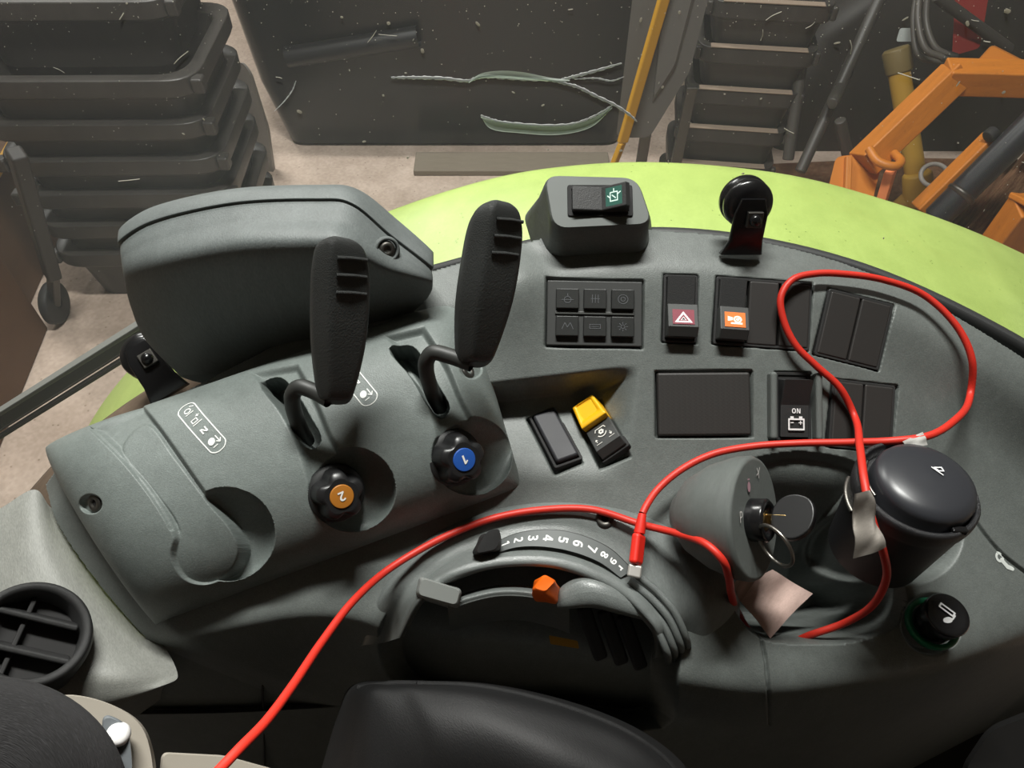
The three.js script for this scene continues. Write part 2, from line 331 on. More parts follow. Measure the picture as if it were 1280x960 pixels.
// a rocker: side profile [y, z] swept across the width
function rockerGeo(w, prof, bev = 0.0007) {
  const s = new THREE.Shape(prof.map(([y, z]) => new THREE.Vector2(y, z)));
  const g = new THREE.ExtrudeGeometry(s, { depth: w - 2 * bev, bevelEnabled: true, bevelSize: bev, bevelThickness: bev, bevelSegments: 2 });
  g.translate(0, 0, -(w / 2 - bev)); g.applyMatrix4(new THREE.Matrix4().makeBasis(V(0, 1, 0), V(0, 0, 1), V(1, 0, 0))); return g;
}
function frameGeo(w, h, t, z0, z1, r = 0.0015) {
  const o = new THREE.Shape(), q = (s, W2, H2, rr) => { s.moveTo(-W2 + rr, -H2); s.lineTo(W2 - rr, -H2); s.quadraticCurveTo(W2, -H2, W2, -H2 + rr); s.lineTo(W2, H2 - rr); s.quadraticCurveTo(W2, H2, W2 - rr, H2); s.lineTo(-W2 + rr, H2); s.quadraticCurveTo(-W2, H2, -W2, H2 - rr); s.lineTo(-W2, -H2 + rr); s.quadraticCurveTo(-W2, -H2, -W2 + rr, -H2); };
  q(o, w / 2, h / 2, r); const i = new THREE.Path(); q(i, w / 2 - t, h / 2 - t, r * 0.6); o.holes.push(i);
  const g = new THREE.ExtrudeGeometry(o, { depth: z1 - z0, bevelEnabled: true, bevelSize: 0.0003, bevelThickness: 0.0003, bevelSegments: 1, curveSegments: 4 }); g.translate(0, 0, z0); return g;
}
const mm = (k) => { const [x, y] = OPEN[k]; return pm(x, y, hBase(L(x, y).x, L(x, y).y)); };
function legend(parent, w, h, x, y, z, tilt, m, name = 'legend') { const g = plane(w, h); g.rotateX(tilt); g.translate(x, y, z); return part(name, g, m, parent); }

// hazard and beacon legends
const hazardP = print(96, 84, (x, w, h) => { x.fillStyle = '#e9e4e2'; path(x, [[48, 10], [88, 74], [8, 74]], true); x.fill(); x.fillStyle = '#7c1830'; path(x, [[48, 28], [71, 65], [25, 65]], true); x.fill(); x.fillStyle = '#e9e4e2'; path(x, [[48, 40], [62, 61], [34, 61]], true); x.fill(); x.fillStyle = '#15151d'; path(x, [[48, 46], [56, 59], [40, 59]], true); x.fill(); }, '#7c1830');
const beaconP = print(96, 84, (x) => { x.fillStyle = '#f3ece4'; x.beginPath(); x.arc(60, 40, 20, 0, 7); x.fill(); x.fillRect(28, 58, 54, 10); x.beginPath(); x.moveTo(38, 30); x.lineTo(14, 24); x.lineTo(14, 52); x.lineTo(38, 46); x.fill(); x.strokeStyle = '#e8711c'; x.lineWidth = 3; x.beginPath(); x.arc(60, 40, 10, 0, 5); x.stroke(); }, '#e8711c');
function tallRocker(g, w, h, legendM, capLow) {   // upper half flat, lower half stands proud
  part('rocker_body', rbox(w * 0.94, h * 0.97, 0.006, 0.0008, 0, 0, -0.003), M.matt, g);
  part('rocker_upper', rockerGeo(w * 0.84, [[h * 0.47, -0.001], [h * 0.46, 0.0035], [0.0, 0.0015], [0.0, -0.001]]), M.black, g);
  const cap = part('rocker_cap', rockerGeo(w * 0.9, [[0.0, 0], [0.001, 0.0075], [-h * 0.30, 0.0115], [-h * 0.42, 0.0085], [-h * 0.43, 0]]), M.pad, g);
  const tl = Math.atan2(0.004, h * 0.30);
  legend(g, w * 0.64, h * 0.235, 0, -h * 0.155, 0.0075 + 0.004 * 0.155 / 0.30 + 0.0012, -tl, legendM);
  return cap;
}
{
  const k = mm('hazard'), [x, y, w, h, a] = OPEN.hazard, g = mount('hazard_switch', x, y, a, consoleT, hBase, 'black rocker switch with a red warning triangle');
  part('switch_frame', frameGeo(w * k, h * k, 0.0012, -0.004, 0.0006), M.black, g); tallRocker(g, w * k, h * k, hazardP);
}
{
  const k = mm('beacon'), [x, y, w, h, a] = OPEN.beacon, g = mount('switch_strip', x, y, a, consoleT, hBase, 'black strip with an orange beacon rocker and two blank covers');
  part('switch_frame', frameGeo(w * k, h * k, 0.0012, -0.004, 0.0006), M.black, g);
  const ww = w * k / 3, s = new THREE.Group(); s.name = 'beacon_switch'; s.position.set(-ww, 0, 0); g.add(s); s.userData.label = 'orange beacon legend on a black rocker';
  tallRocker(s, ww, h * k, beaconP);
  for (const i of [0, 1]) part('blank_cover', rbox(ww * 0.93, h * k * 0.95, 0.006, 0.0012, i * ww, 0, -0.0015), M.blank, g);
}
for (const [key, label] of [['pairTop', 'pair of blank black switch covers inside the cable loop, higher pair'], ['pairLow', 'pair of blank black switch covers behind the ash cup']]) {
  const k = mm(key), [x, y, w, h, a] = OPEN[key], g = mount('blank_pair', x, y, a, consoleT, hBase, label);
  part('switch_frame', frameGeo(w * k, h * k, 0.0012, -0.004, 0.0006), M.black, g);
  for (const i of [-1, 1]) part('blank_cover', rbox(w * k * 0.46, h * k * 0.95, 0.006, 0.0012, i * w * k * 0.242, 0, -0.0015), M.blank, g);
}
{
  const k = mm('cubby'), [x, y, w, h, a] = OPEN.cubby, g = mount('large_blank_cover', x, y, a, consoleT, hBase, 'wide blank black cover plate');
  part('cover_plate', rbox(w * k * 0.975, h * k * 0.965, 0.007, 0.0018, 0, 0, -0.002), M.blank, g);
}
{
  const k = mm('blankLeft'), [x, y, w, h, a] = OPEN.blankLeft, g = mount('blank_switch_cover', x, y, a, consoleT, facet, 'single slanted blank black switch cover');
  part('switch_frame', frameGeo(w * k, h * k, 0.0014, -0.004, 0.0004), M.matt, g);
  part('blank_cover', rbox(w * k * 0.80, h * k * 0.90, 0.008, 0.002, 0, 0, 0.0005), std(0x2c2c30, 0.55), g);
}
{
  const k = mm('pto'), [x, y, w0, h0, a] = OPEN.pto, g = mount('power_take_off_switch', x, y, a, consoleT, facet, 'black rocker with a raised yellow locking tab'), w = w0 * k, h = h0 * k;
  part('switch_frame', frameGeo(w, h, 0.0014, -0.004, 0.0006), M.matt, g);
  part('rocker_body', rbox(w * 0.92, h * 0.95, 0.006, 0.001, 0, 0, -0.003), M.matt, g);
  part('rocker_cap', rockerGeo(w * 0.9, [[h * 0.05, 0], [h * 0.02, 0.0065], [-h * 0.40, 0.0085], [-h * 0.46, 0.003], [-h * 0.46, 0]]), M.pad, g);
  const tab = loft([ring([V(-w * .44, h * .04, 0), V(w * .44, h * .04, 0), V(w * .44, h * .46, 0), V(-w * .44, h * .46, 0)], 0.001, 3), ring([V(-w * .47, h * .02, 0.012), V(w * .47, h * .02, 0.012), V(w * .40, h * .44, 0.013), V(-w * .40, h * .44, 0.013)], 0.001, 3), ring([V(-w * .45, h * .03, 0.0135), V(w * .45, h * .03, 0.0135), V(w * .38, h * .43, 0.0145), V(-w * .38, h * .43, 0.0145)], 0.001, 3), ring([V(-w * .36, h * .10, 0.0137), V(w * .36, h * .10, 0.0137), V(w * .30, h * .41, 0.0147), V(-w * .30, h * .41, 0.0147)], 0.001, 3), ring([V(-w * .27, h * .15, 0.0124), V(w * .27, h * .15, 0.0124), V(w * .27, h * .41, 0.0136), V(-w * .27, h * .41, 0.0136)], 0.002, 3)]);
  part('locking_tab', tab, M.yellow, g, 'yellow locking tab');
  const m = print(128, 112, (x) => {
    x.strokeStyle = x.fillStyle = '#d6d3cc'; x.lineWidth = 5; path(x, [[34, 26], [40, 14], [88, 14], [94, 26]]); x.stroke();
    x.beginPath(); for (let i = 0; i < 6; i++) { x.moveTo(64, 40); x.arc(64 + 10 * Math.cos(i * 1.05), 38 + 10 * Math.sin(i * 1.05), 6, 0, 7); } x.fill();
    x.beginPath(); x.arc(64, 40, 27, 0.5, 2.6); x.stroke(); x.lineWidth = 3.5; path(x, [[20, 84], [20, 66], [15, 74], [20, 66], [26, 74]]); x.stroke(); path(x, [[104, 64], [104, 84], [98, 74], [104, 84], [110, 74]]); x.stroke();
    x.lineWidth = 2.5; path(x, [[12, 96], [44, 96]]); x.stroke(); path(x, [[86, 94], [118, 94]]); x.stroke();
  });
  legend(g, w * 0.8, h * 0.36, 0, -h * 0.20, 0.0089, -0.11, m);
}
{
  const k = mm('battery'), [x, y, w0, h0, a] = OPEN.battery, g = mount('battery_switch', x, y, a, consoleT, hBase, 'black rocker with white battery sign between guard ribs'), w = w0 * k, h = h0 * k;
  part('switch_frame', frameGeo(w, h, 0.0014, -0.004, 0.0008), M.matt, g);
  part('rocker_body', rbox(w * 0.92, h * 0.95, 0.006, 0.001, 0, 0, -0.003), M.matt, g);
  part('rocker_cap', rockerGeo(w * 0.82, [[h * 0.40, -0.002], [h * 0.37, 0.0105], [h * 0.02, 0.003], [-h * 0.44, 0.0022], [-h * 0.46, -0.002]]), M.black, g);
  const m = print(96, 112, (x) => { x.fillStyle = x.strokeStyle = '#eae6e6'; x.font = 'bold 28px sans-serif'; x.textAlign = 'center'; x.fillText('ON', 48, 30); x.lineWidth = 7; x.strokeRect(14, 54, 68, 42); x.fillRect(20, 42, 16, 9); x.fillRect(60, 42, 16, 9); x.lineWidth = 4; path(x, [[22, 68], [34, 68]]); x.stroke(); path(x, [[60, 68], [74, 68]]); x.stroke(); path(x, [[67, 61], [67, 75]]); x.stroke(); });
  legend(g, w * 0.6, h * 0.40, 0.0006, -h * 0.20, 0.0043, 0, m);
  for (const s of [-1, 1]) part('guard_rib', rbox(0.0046, h * 1.0, 0.016, 0.0022, s * (w / 2 + 0.0034), 0, 0), M.console, g);
}
{
  const k = mm('keypad'), [x, y, w0, h0, a] = OPEN.keypad, g = mount('button_pad', x, y, a, consoleT, hBase, 'dark pad of six square push buttons'), w = w0 * k, h = h0 * k;
  part('pad_plate', rbox(w * 0.985, h * 0.975, 0.006, 0.0008, 0, 0, -0.0018), M.pad, g);
  part('divider', rbox(w * 0.82, 0.0022, 0.0016, 0.0005, 0, 0, 0.0016), std(0x4a4b49, 0.45), g);
  const icons = [
    (x) => { x.beginPath(); x.arc(30, 36, 14, 0, 7); x.stroke(); path(x, [[6, 36], [54, 36]]); x.stroke(); path(x, [[30, 8], [30, 20]]); x.stroke(); },
    (x) => { for (const o of [-12, 0, 12]) { path(x, [[30 + o, 12], [30 + o, 48]]); x.stroke(); } path(x, [[12, 30], [48, 30]]); x.stroke(); },
    (x) => { x.beginPath(); x.arc(30, 30, 20, 0, 7); x.stroke(); x.beginPath(); x.arc(30, 30, 9, 0, 7); x.stroke(); },
    (x) => { path(x, [[8, 44], [20, 16], [30, 36], [42, 16], [54, 44]]); x.stroke(); },
    (x) => { x.strokeRect(8, 22, 44, 18); path(x, [[16, 31], [44, 31]]); x.stroke(); },
    (x) => { x.beginPath(); x.arc(30, 30, 8, 0, 7); x.stroke(); for (let i = 0; i < 8; i++) path(x, [[30 + 13 * Math.cos(i * .785), 30 + 13 * Math.sin(i * .785)], [30 + 20 * Math.cos(i * .785), 30 + 20 * Math.sin(i * .785)]]), x.stroke(); },
  ];
  for (let r = 0; r < 2; r++) for (let c = 0; c < 3; c++) {
    const b = part('button', rbox(w * 0.235, h * 0.30, 0.005, 0.0007, (c - 1) * w * 0.285, (r ? -1 : 1) * h * 0.205, 0.0022), std(0x292a29, 0.42), g);
    legend(b, w * 0.15, h * 0.2, (c - 1) * w * 0.285, (r ? -1 : 1) * h * 0.205, 0.0049, 0, print(60, 60, (x) => { x.strokeStyle = '#55575a'; x.lineWidth = 3; icons[r * 3 + c](x); }));
  }
}
// wiper switch pod
{
  const q = (x, y, h) => L(x, y, h);
  const R0 = ring([q(672, 330, 0.008), q(818, 320, 0.008), q(812, 258, 0.004), q(652, 262, 0.004)], 0.012);
  const R1 = ring([q(691, 320, 0.027), q(810, 314, 0.027), q(806, 246, 0.036), q(668, 242, 0.036)], 0.010);
  const R2 = ring([q(690, 289, 0.047), q(817, 283, 0.047), q(797, 224, 0.050), q(678, 221, 0.050)], 0.010);
  const R3 = inset(R2, 0.975, 0.0022), R4 = inset(R2, 0.955, 0.003);
  const pod = part('wiper_switch_pod', loft([R0, R1, R2, R3, R4]), M.console, consoleT, 'raised grey pod with a black wiper rocker on top');
  const c = q(750, 251, 0.0518), ex = q(805, 251, 0.05).sub(q(695, 251, 0.05)).normalize(), top = q(745, 224, 0.0515).sub(q(752, 286, 0.0485)).normalize(), n = ex.clone().cross(top).normalize(), ey = n.clone().cross(ex);
  const s = new THREE.Group(); s.name = 'wiper_switch'; s.position.copy(c); s.quaternion.setFromRotationMatrix(new THREE.Matrix4().makeBasis(ex, ey, n)); pod.add(s);
  const k = pm(750, 251, 0.05), w = 80 * k, h = 40 * k;
  const fr = frameGeo(w, h, 0.0022, -0.004, 0.0006), bd = rbox(w * 0.95, h * 0.9, 0.004, 0.0008, 0, 0, -0.0025);
  const rk = rockerGeo(h * 0.78, [[-w * 0.42, -0.001], [-w * 0.42, 0.0045], [w * 0.02, 0.0028], [w * 0.36, 0.0115], [w * 0.41, 0.010], [w * 0.42, -0.001]]);
  rk.rotateZ(-Math.PI / 2);
  part('switch_frame', fr, M.matt, s); part('switch_bed', bd, M.matt, s); part('rocker_cap', rk, M.black, s);
  const m = print(100, 90, (x) => { x.strokeStyle = '#d9efe6'; x.lineWidth = 6; x.strokeRect(28, 26, 44, 42); path(x, [[12, 40], [28, 52]]); x.stroke(); path(x, [[72, 40], [90, 30]]); x.stroke(); path(x, [[40, 40], [60, 56]]); x.stroke(); path(x, [[50, 10], [50, 26]]); x.stroke(); }, '#23564a');
  const g = plane(w * 0.27, h * 0.6); g.rotateY(-Math.atan2(0.0087, w * 0.34)); g.translate(w * 0.19, 0, 0.0080); part('legend', g, m, s);
}

// ------------------------------------------------------------------ spool valve lever unit (left)
const UA = L(200, 778, 0), UB = L(645, 612, 0), uDir = UB.clone().sub(UA).setZ(0).normalize(), uBack = V(-uDir.y, uDir.x, 0);
const ub = (l) => { const d = l.clone().sub(UA); return [d.x * uDir.x + d.y * uDir.y, d.x * uBack.x + d.y * uBack.y]; };
const [, BW] = ub(L(350, 447, 0.012));
const aL0 = ub(L(196, 800, 0))[0], aL1 = ub(L(52, 572, 0.012))[0] - 0.004, aR0 = ub(L(655, 612, 0))[0], aR1 = ub(L(602, 412, 0.02))[0];
const UH = 0.057;
const sup = (t, p) => Math.pow(Math.max(0, 1 - Math.pow(Math.abs(t), p)), 1 / p);
function unitBase(a, b) {
  const t = b / BW, l = lerp(aL0, aL1, t), r = lerp(aR0, aR1, t);
  const eb = sup(2 * t - 1, t > 0.5 ? 2.35 : 2.2), dl = clamp((a - l) / 0.062, 0, 1), dr = clamp((r - a) / 0.042, 0, 1);
  return UH * eb * sup(1 - dl, 2.3) * sup(1 - dr, 2.2) - 0.004;
}
const line = (P) => smooth2(P, 14);
const CH = [
  { l: [[112, 535], [150, 572], [190, 622], [216, 668], [222, 700]], r: [[178, 505], [205, 540], [240, 590], [262, 622], [282, 655]], bowl: [283, 668, 60], slot: null },
  { l: [[312, 465], [340, 500], [368, 550], [384, 600], [392, 628]], r: [[372, 455], [396, 500], [415, 545], [430, 572], [450, 600]], bowl: [440, 612, 54], slot: [[326, 478], [346, 470], [366, 490], [384, 520], [397, 548], [386, 558], [374, 550], [352, 515]] },
  { l: [[480, 420], [508, 450], [530, 490], [544, 540], [548, 575]], r: [[530, 408], [560, 455], [577, 495], [590, 520], [600, 540]], bowl: [590, 570, 50], slot: [[488, 436], [512, 430], [528, 448], [546, 480], [560, 508], [549, 520], [538, 510], [514, 470]] },
].map((c) => ({ l: line(c.l), r: line(c.r), bowl: c.bowl, slot: c.slot && smooth2(c.slot, 30, true), poly: [...line(c.l), ...line(c.r).reverse()] }));
const PADDLE = smooth2([[150, 560], [190, 612], [222, 662], [216, 695], [232, 722], [258, 728], [284, 715], [296, 690], [286, 662], [255, 625], [215, 572], [180, 530]], 60, true);
function unitH(a, b) {
  let h = unitBase(a, b);
  const u = UA.x + a * uDir.x + b * uBack.x, v = UA.y + a * uDir.y + b * uBack.y, [x, y] = proj(u, v, h);
  let dep = 0;
  for (const c of CH) {
    if (Math.abs(x - c.bowl[0]) > 220) continue;
    const s = sdPoly(x, y, c.poly), r = Math.hypot(x - c.bowl[0], (y - c.bowl[1]) * 1.02) / c.bowl[2];
    let d = 0.0058 * (1 - sst(-8, 1.5, s));
    if (r < 1) d = Math.max(d, 0.021 * Math.pow(1 - r * r * r, 0.6));
    if (c.slot) { const t = sdPoly(x, y, c.slot); if (t < 3) d += 0.026 * (1 - sst(-3, 1.5, t)); }
    else { const p = sdPoly(x, y, PADDLE); if (p < 5) d = lerp(0.0036, d, sst(-1, 3.5, p)); d += 0.0016 * (1 - sst(0, 2.4, sdLine(x, y, c.l.slice(0, 11)))); }
    dep = Math.max(dep, d);
  }
  for (const [sx, sy] of [[113, 630], [589, 461]]) dep = Math.max(dep, 0.004 * (1 - sst(11, 15, Math.hypot(x - sx, (y - sy) * 1.15))));
  return h - dep;
}
const unitHf = (u, v) => { const [a, b] = ub(V(u, v, 0)); return b < 0 || b > BW ? 0 : unitH(a, b); };
const unitHb = (u, v) => { const [a, b] = ub(V(u, v, 0)); return b < 0 || b > BW ? 0 : unitBase(a, b); };
const unit = onConsole('hydraulic_lever_unit', 'grey humped housing with two black paddle levers and numbered knobs', 'lever unit');
{
  const pos = [], uv = [], idx = [], NA = 520, NB = 300;
  for (let j = 0; j <= NB; j++) {
    const t0 = j / NB, t = lerp(t0, 0.5 - 0.5 * Math.cos(Math.PI * t0), 0.6), b = t * BW;
    for (let i = 0; i <= NA; i++) { const s0 = i / NA, s = lerp(s0, 0.5 - 0.5 * Math.cos(Math.PI * s0), 0.4), a = lerp(lerp(aL0, aL1, t), lerp(aR0, aR1, t), s); pos.push(UA.x + a * uDir.x + b * uBack.x, UA.y + a * uDir.y + b * uBack.y, unitH(a, b)); uv.push(a, b * 1.3); }
  }
  for (let j = 0; j < NB; j++) for (let i = 0; i < NA; i++) { const a = j * (NA + 1) + i, b = a + NA + 1; idx.push(a, a + 1, b, b, a + 1, b + 1); }
  part('housing', geo(pos, idx, uv), M.unit, unit);
}
// a screw head lying on a surface
function screw(px, py, r, parent, hf, sink = 0) {
  const g = mount('screw', px, py, 0, parent, hf);
  const head = lathe([[0, 0.0005], [r * 0.42, 0.0005], [r * 0.45, 0.0022], [r * 0.85, 0.0022], [r, 0.0012], [r, -0.002]], 28); head.rotateX(Math.PI / 2); head.translate(0, 0, -sink);
  part('screw_head', head, M.darkSteel, g);
  const hx = new THREE.CylinderGeometry(r * 0.42, r * 0.42, 0.001, 6); hx.rotateX(Math.PI / 2); hx.translate(0, 0, 0.0005 - sink); part('hex_socket', hx, M.matt, g);
  return g;
}
screw(113, 630, 0.0058, unit, unitHb, 0.004); screw(589, 461, 0.0056, unit, unitHb, 0.004);
// numbered flow knobs
function knob(px, py, hex, digit, label, turn) {
  const c = hit(unitHb, px, py), g = new THREE.Group(); g.name = 'flow_knob'; g.userData.label = label;
  const n = V(0.46, -0.26, 1).normalize(), x = V(1, 0, 0).addScaledVector(n, -n.x).normalize();
  g.position.copy(c).addScaledVector(n, -0.012); g.quaternion.setFromRotationMatrix(new THREE.Matrix4().makeBasis(x, n.clone().cross(x), n)); unit.add(g);
  const base = lathe([[0, 0], [0.0178, 0], [0.0182, 0.004], [0.0172, 0.0075], [0.013, 0.009], [0, 0.009]], 48); base.rotateX(Math.PI / 2); part('knob_skirt', base, M.rubber, g);
  const rg = (r, k, z) => Array.from({ length: 60 }, (_, i) => { const t = i / 60 * Math.PI * 2, q = r * (1 - k * Math.pow(0.5 + 0.5 * Math.cos(5 * t + turn), 2)); return V(q * Math.cos(t), q * Math.sin(t), z); });
  part('knob_grip', loft([rg(0.0165, 0.12, 0.006), rg(0.0155, 0.22, 0.013), rg(0.0148, 0.24, 0.019), rg(0.0138, 0.22, 0.0212), rg(0.0105, 0.1, 0.0222)]), std(0x1d1d1e, 0.36), g);
  const disc = lathe([[0, 0.0232], [0.0066, 0.0232], [0.0072, 0.0226], [0.0072, 0.021]], 40); disc.rotateX(Math.PI / 2); const d = part('number_disc', disc, std(hex, 0.45), g);
  const m = print(64, 64, (q) => { q.translate(32, 32); q.rotate(2.75); q.fillStyle = '#e6e4de'; q.font = 'bold 46px sans-serif'; q.textAlign = 'center'; q.textBaseline = 'middle'; q.fillText(digit, 0, 2); });
  const lg = plane(0.0108, 0.0108); lg.translate(0, 0, 0.0236); part('numeral', lg, m, d);
}
knob(423, 618, 0xa86a22, '2', 'black lobed knob with orange disc numbered 2', 0.6);
knob(573, 573, 0x1f4f9e, '1', 'black lobed knob with blue disc numbered 1', 0.9);
// printed position symbols
function decal(hf, px, py, w, h, a, m, parent, name, nx = 14, ny = 24, lift = 0.0004) {
  const c = hit(hf, px, py), pos = [], uv = [], idx = [], ca = Math.cos(rad(a)), sa = Math.sin(rad(a));
  for (let j = 0; j <= ny; j++) for (let i = 0; i <= nx; i++) { const x = (i / nx - 0.5) * w, y = (j / ny - 0.5) * h, u = c.x + x * ca - y * sa, v = c.y + x * sa + y * ca; pos.push(u, v, hf(u, v) + lift); uv.push(i / nx, j / ny); }
  for (let j = 0; j < ny; j++) for (let i = 0; i < nx; i++) { const k = j * (nx + 1) + i, b = k + nx + 1; idx.push(k, k + 1, b, b, k + 1, b + 1); }
  return part(name, geo(pos, idx, uv), m, parent);
}
{
  const m = print(120, 380, (x) => {
    x.strokeStyle = x.fillStyle = '#e4e6e2'; x.lineWidth = 5; x.beginPath(); x.roundRect(22, 8, 76, 364, 36); x.stroke();
    x.lineWidth = 5; x.beginPath(); x.arc(58, 56, 13, 0, 7); x.stroke(); path(x, [[76, 36], [88, 48]]); x.stroke(); path(x, [[42, 78], [76, 78]]); x.stroke();
    x.strokeRect(44, 128, 24, 20); path(x, [[72, 118], [84, 118]]); x.stroke(); path(x, [[78, 112], [78, 124]]); x.stroke(); path(x, [[40, 160], [80, 160]]); x.stroke();
    x.font = 'bold 46px sans-serif'; x.textAlign = 'center'; x.save(); x.translate(60, 222); x.fillText('N', 0, 16); x.restore();
    x.beginPath(); x.ellipse(52, 302, 15, 20, 0.3, 0, 7); x.fill(); path(x, [[78, 290], [78, 330]]); x.stroke(); path(x, [[68, 318], [78, 332], [88, 318]]); x.stroke(); path(x, [[44, 336], [62, 336]]); x.stroke();
  });
  decal(unitHb, 251, 533, 0.018, 0.0445, 46, m, unit, 'position_symbols');
  decal(unitHb, 441, 473, 0.018, 0.0445, 40, m, unit, 'position_symbols');
}
// paddle levers
function lever(label, rodPts, st, yaw) {
  const g = new THREE.Group(); g.name = 'paddle_lever'; g.userData.label = label; unit.add(g);
  part('lever_rod', tube(rodPts.map(([x, y, h]) => L(x, y, h)), 0.0048, 60, 14), std(0x30312f, 0.5), g);
  const rings = st.map(([x, y, w, t, h]) => {
    const c = L(x, y, h), k = pm(x, y, h) * w / 2, e = V(Math.cos(yaw), 0.06, -Math.sin(yaw)).normalize(), f = V(Math.sin(yaw), 0, Math.cos(yaw));
    const q = (a, b) => c.clone().addScaledVector(e, a).addScaledVector(f, b);
    return ring([q(-k * 0.9, -t), q(k * 0.9, -t), q(k, -t * 0.2), q(k * 0.84, t * 0.9), q(-k * 0.5, t), q(-k, t * 0.1)], Math.min(0.003, t * 0.4), 4);
  });
  const grip = part('paddle_grip', skin(rings, rings[0].length, 60, { closed: true, cap: 'both' }), M.grip, g);
  for (let i = 0; i < 3; i++) {
    const [x, y, w, t, h] = st[3], [x2, y2, , , h2] = st[2], s = -0.38 + i * 0.30, px = lerp(x, x2, s), py = lerp(y, y2, s), hh = lerp(h, h2, s), c = L(px, py, hh), k = pm(px, py, hh) * w / 2, e = V(Math.cos(yaw), 0.12, -Math.sin(yaw)).normalize(), f = V(Math.sin(yaw), 0, Math.cos(yaw));
    const q = (a, b) => c.clone().addScaledVector(e, a).addScaledVector(f, b);
    part('thumb_ridge', tube([q(-k * 0.30, t * 1.0), q(k * 0.2, t * 1.03), q(k * 0.72, t * 0.92)], 0.0011, 10, 6), M.grip, grip);
  }
}
lever('black paddle lever over the knob numbered 2', [[384, 552, 0.030], [371, 525, 0.052], [366, 493, 0.078], [374, 484, 0.083], [392, 489, 0.084], [412, 500, 0.086]],
  [[418, 503, 26, 0.006, 0.084], [420, 494, 44, 0.0095, 0.087], [424, 430, 68, 0.012, 0.104], [426, 360, 74, 0.012, 0.122], [425, 322, 66, 0.011, 0.132], [422, 306, 48, 0.0085, 0.137], [419, 300, 20, 0.005, 0.139]], 0.42);
lever('black paddle lever over the knob numbered 1', [[550, 510, 0.030], [540, 490, 0.05], [533, 452, 0.076], [541, 441, 0.081], [562, 445, 0.082], [590, 455, 0.084]],
  [[594, 456, 26, 0.006, 0.083], [595, 446, 46, 0.0095, 0.086], [606, 380, 70, 0.012, 0.104], [616, 312, 72, 0.012, 0.12], [619, 276, 62, 0.011, 0.129], [619, 261, 44, 0.0085, 0.133], [618, 255, 18, 0.005, 0.135]], 0.42);

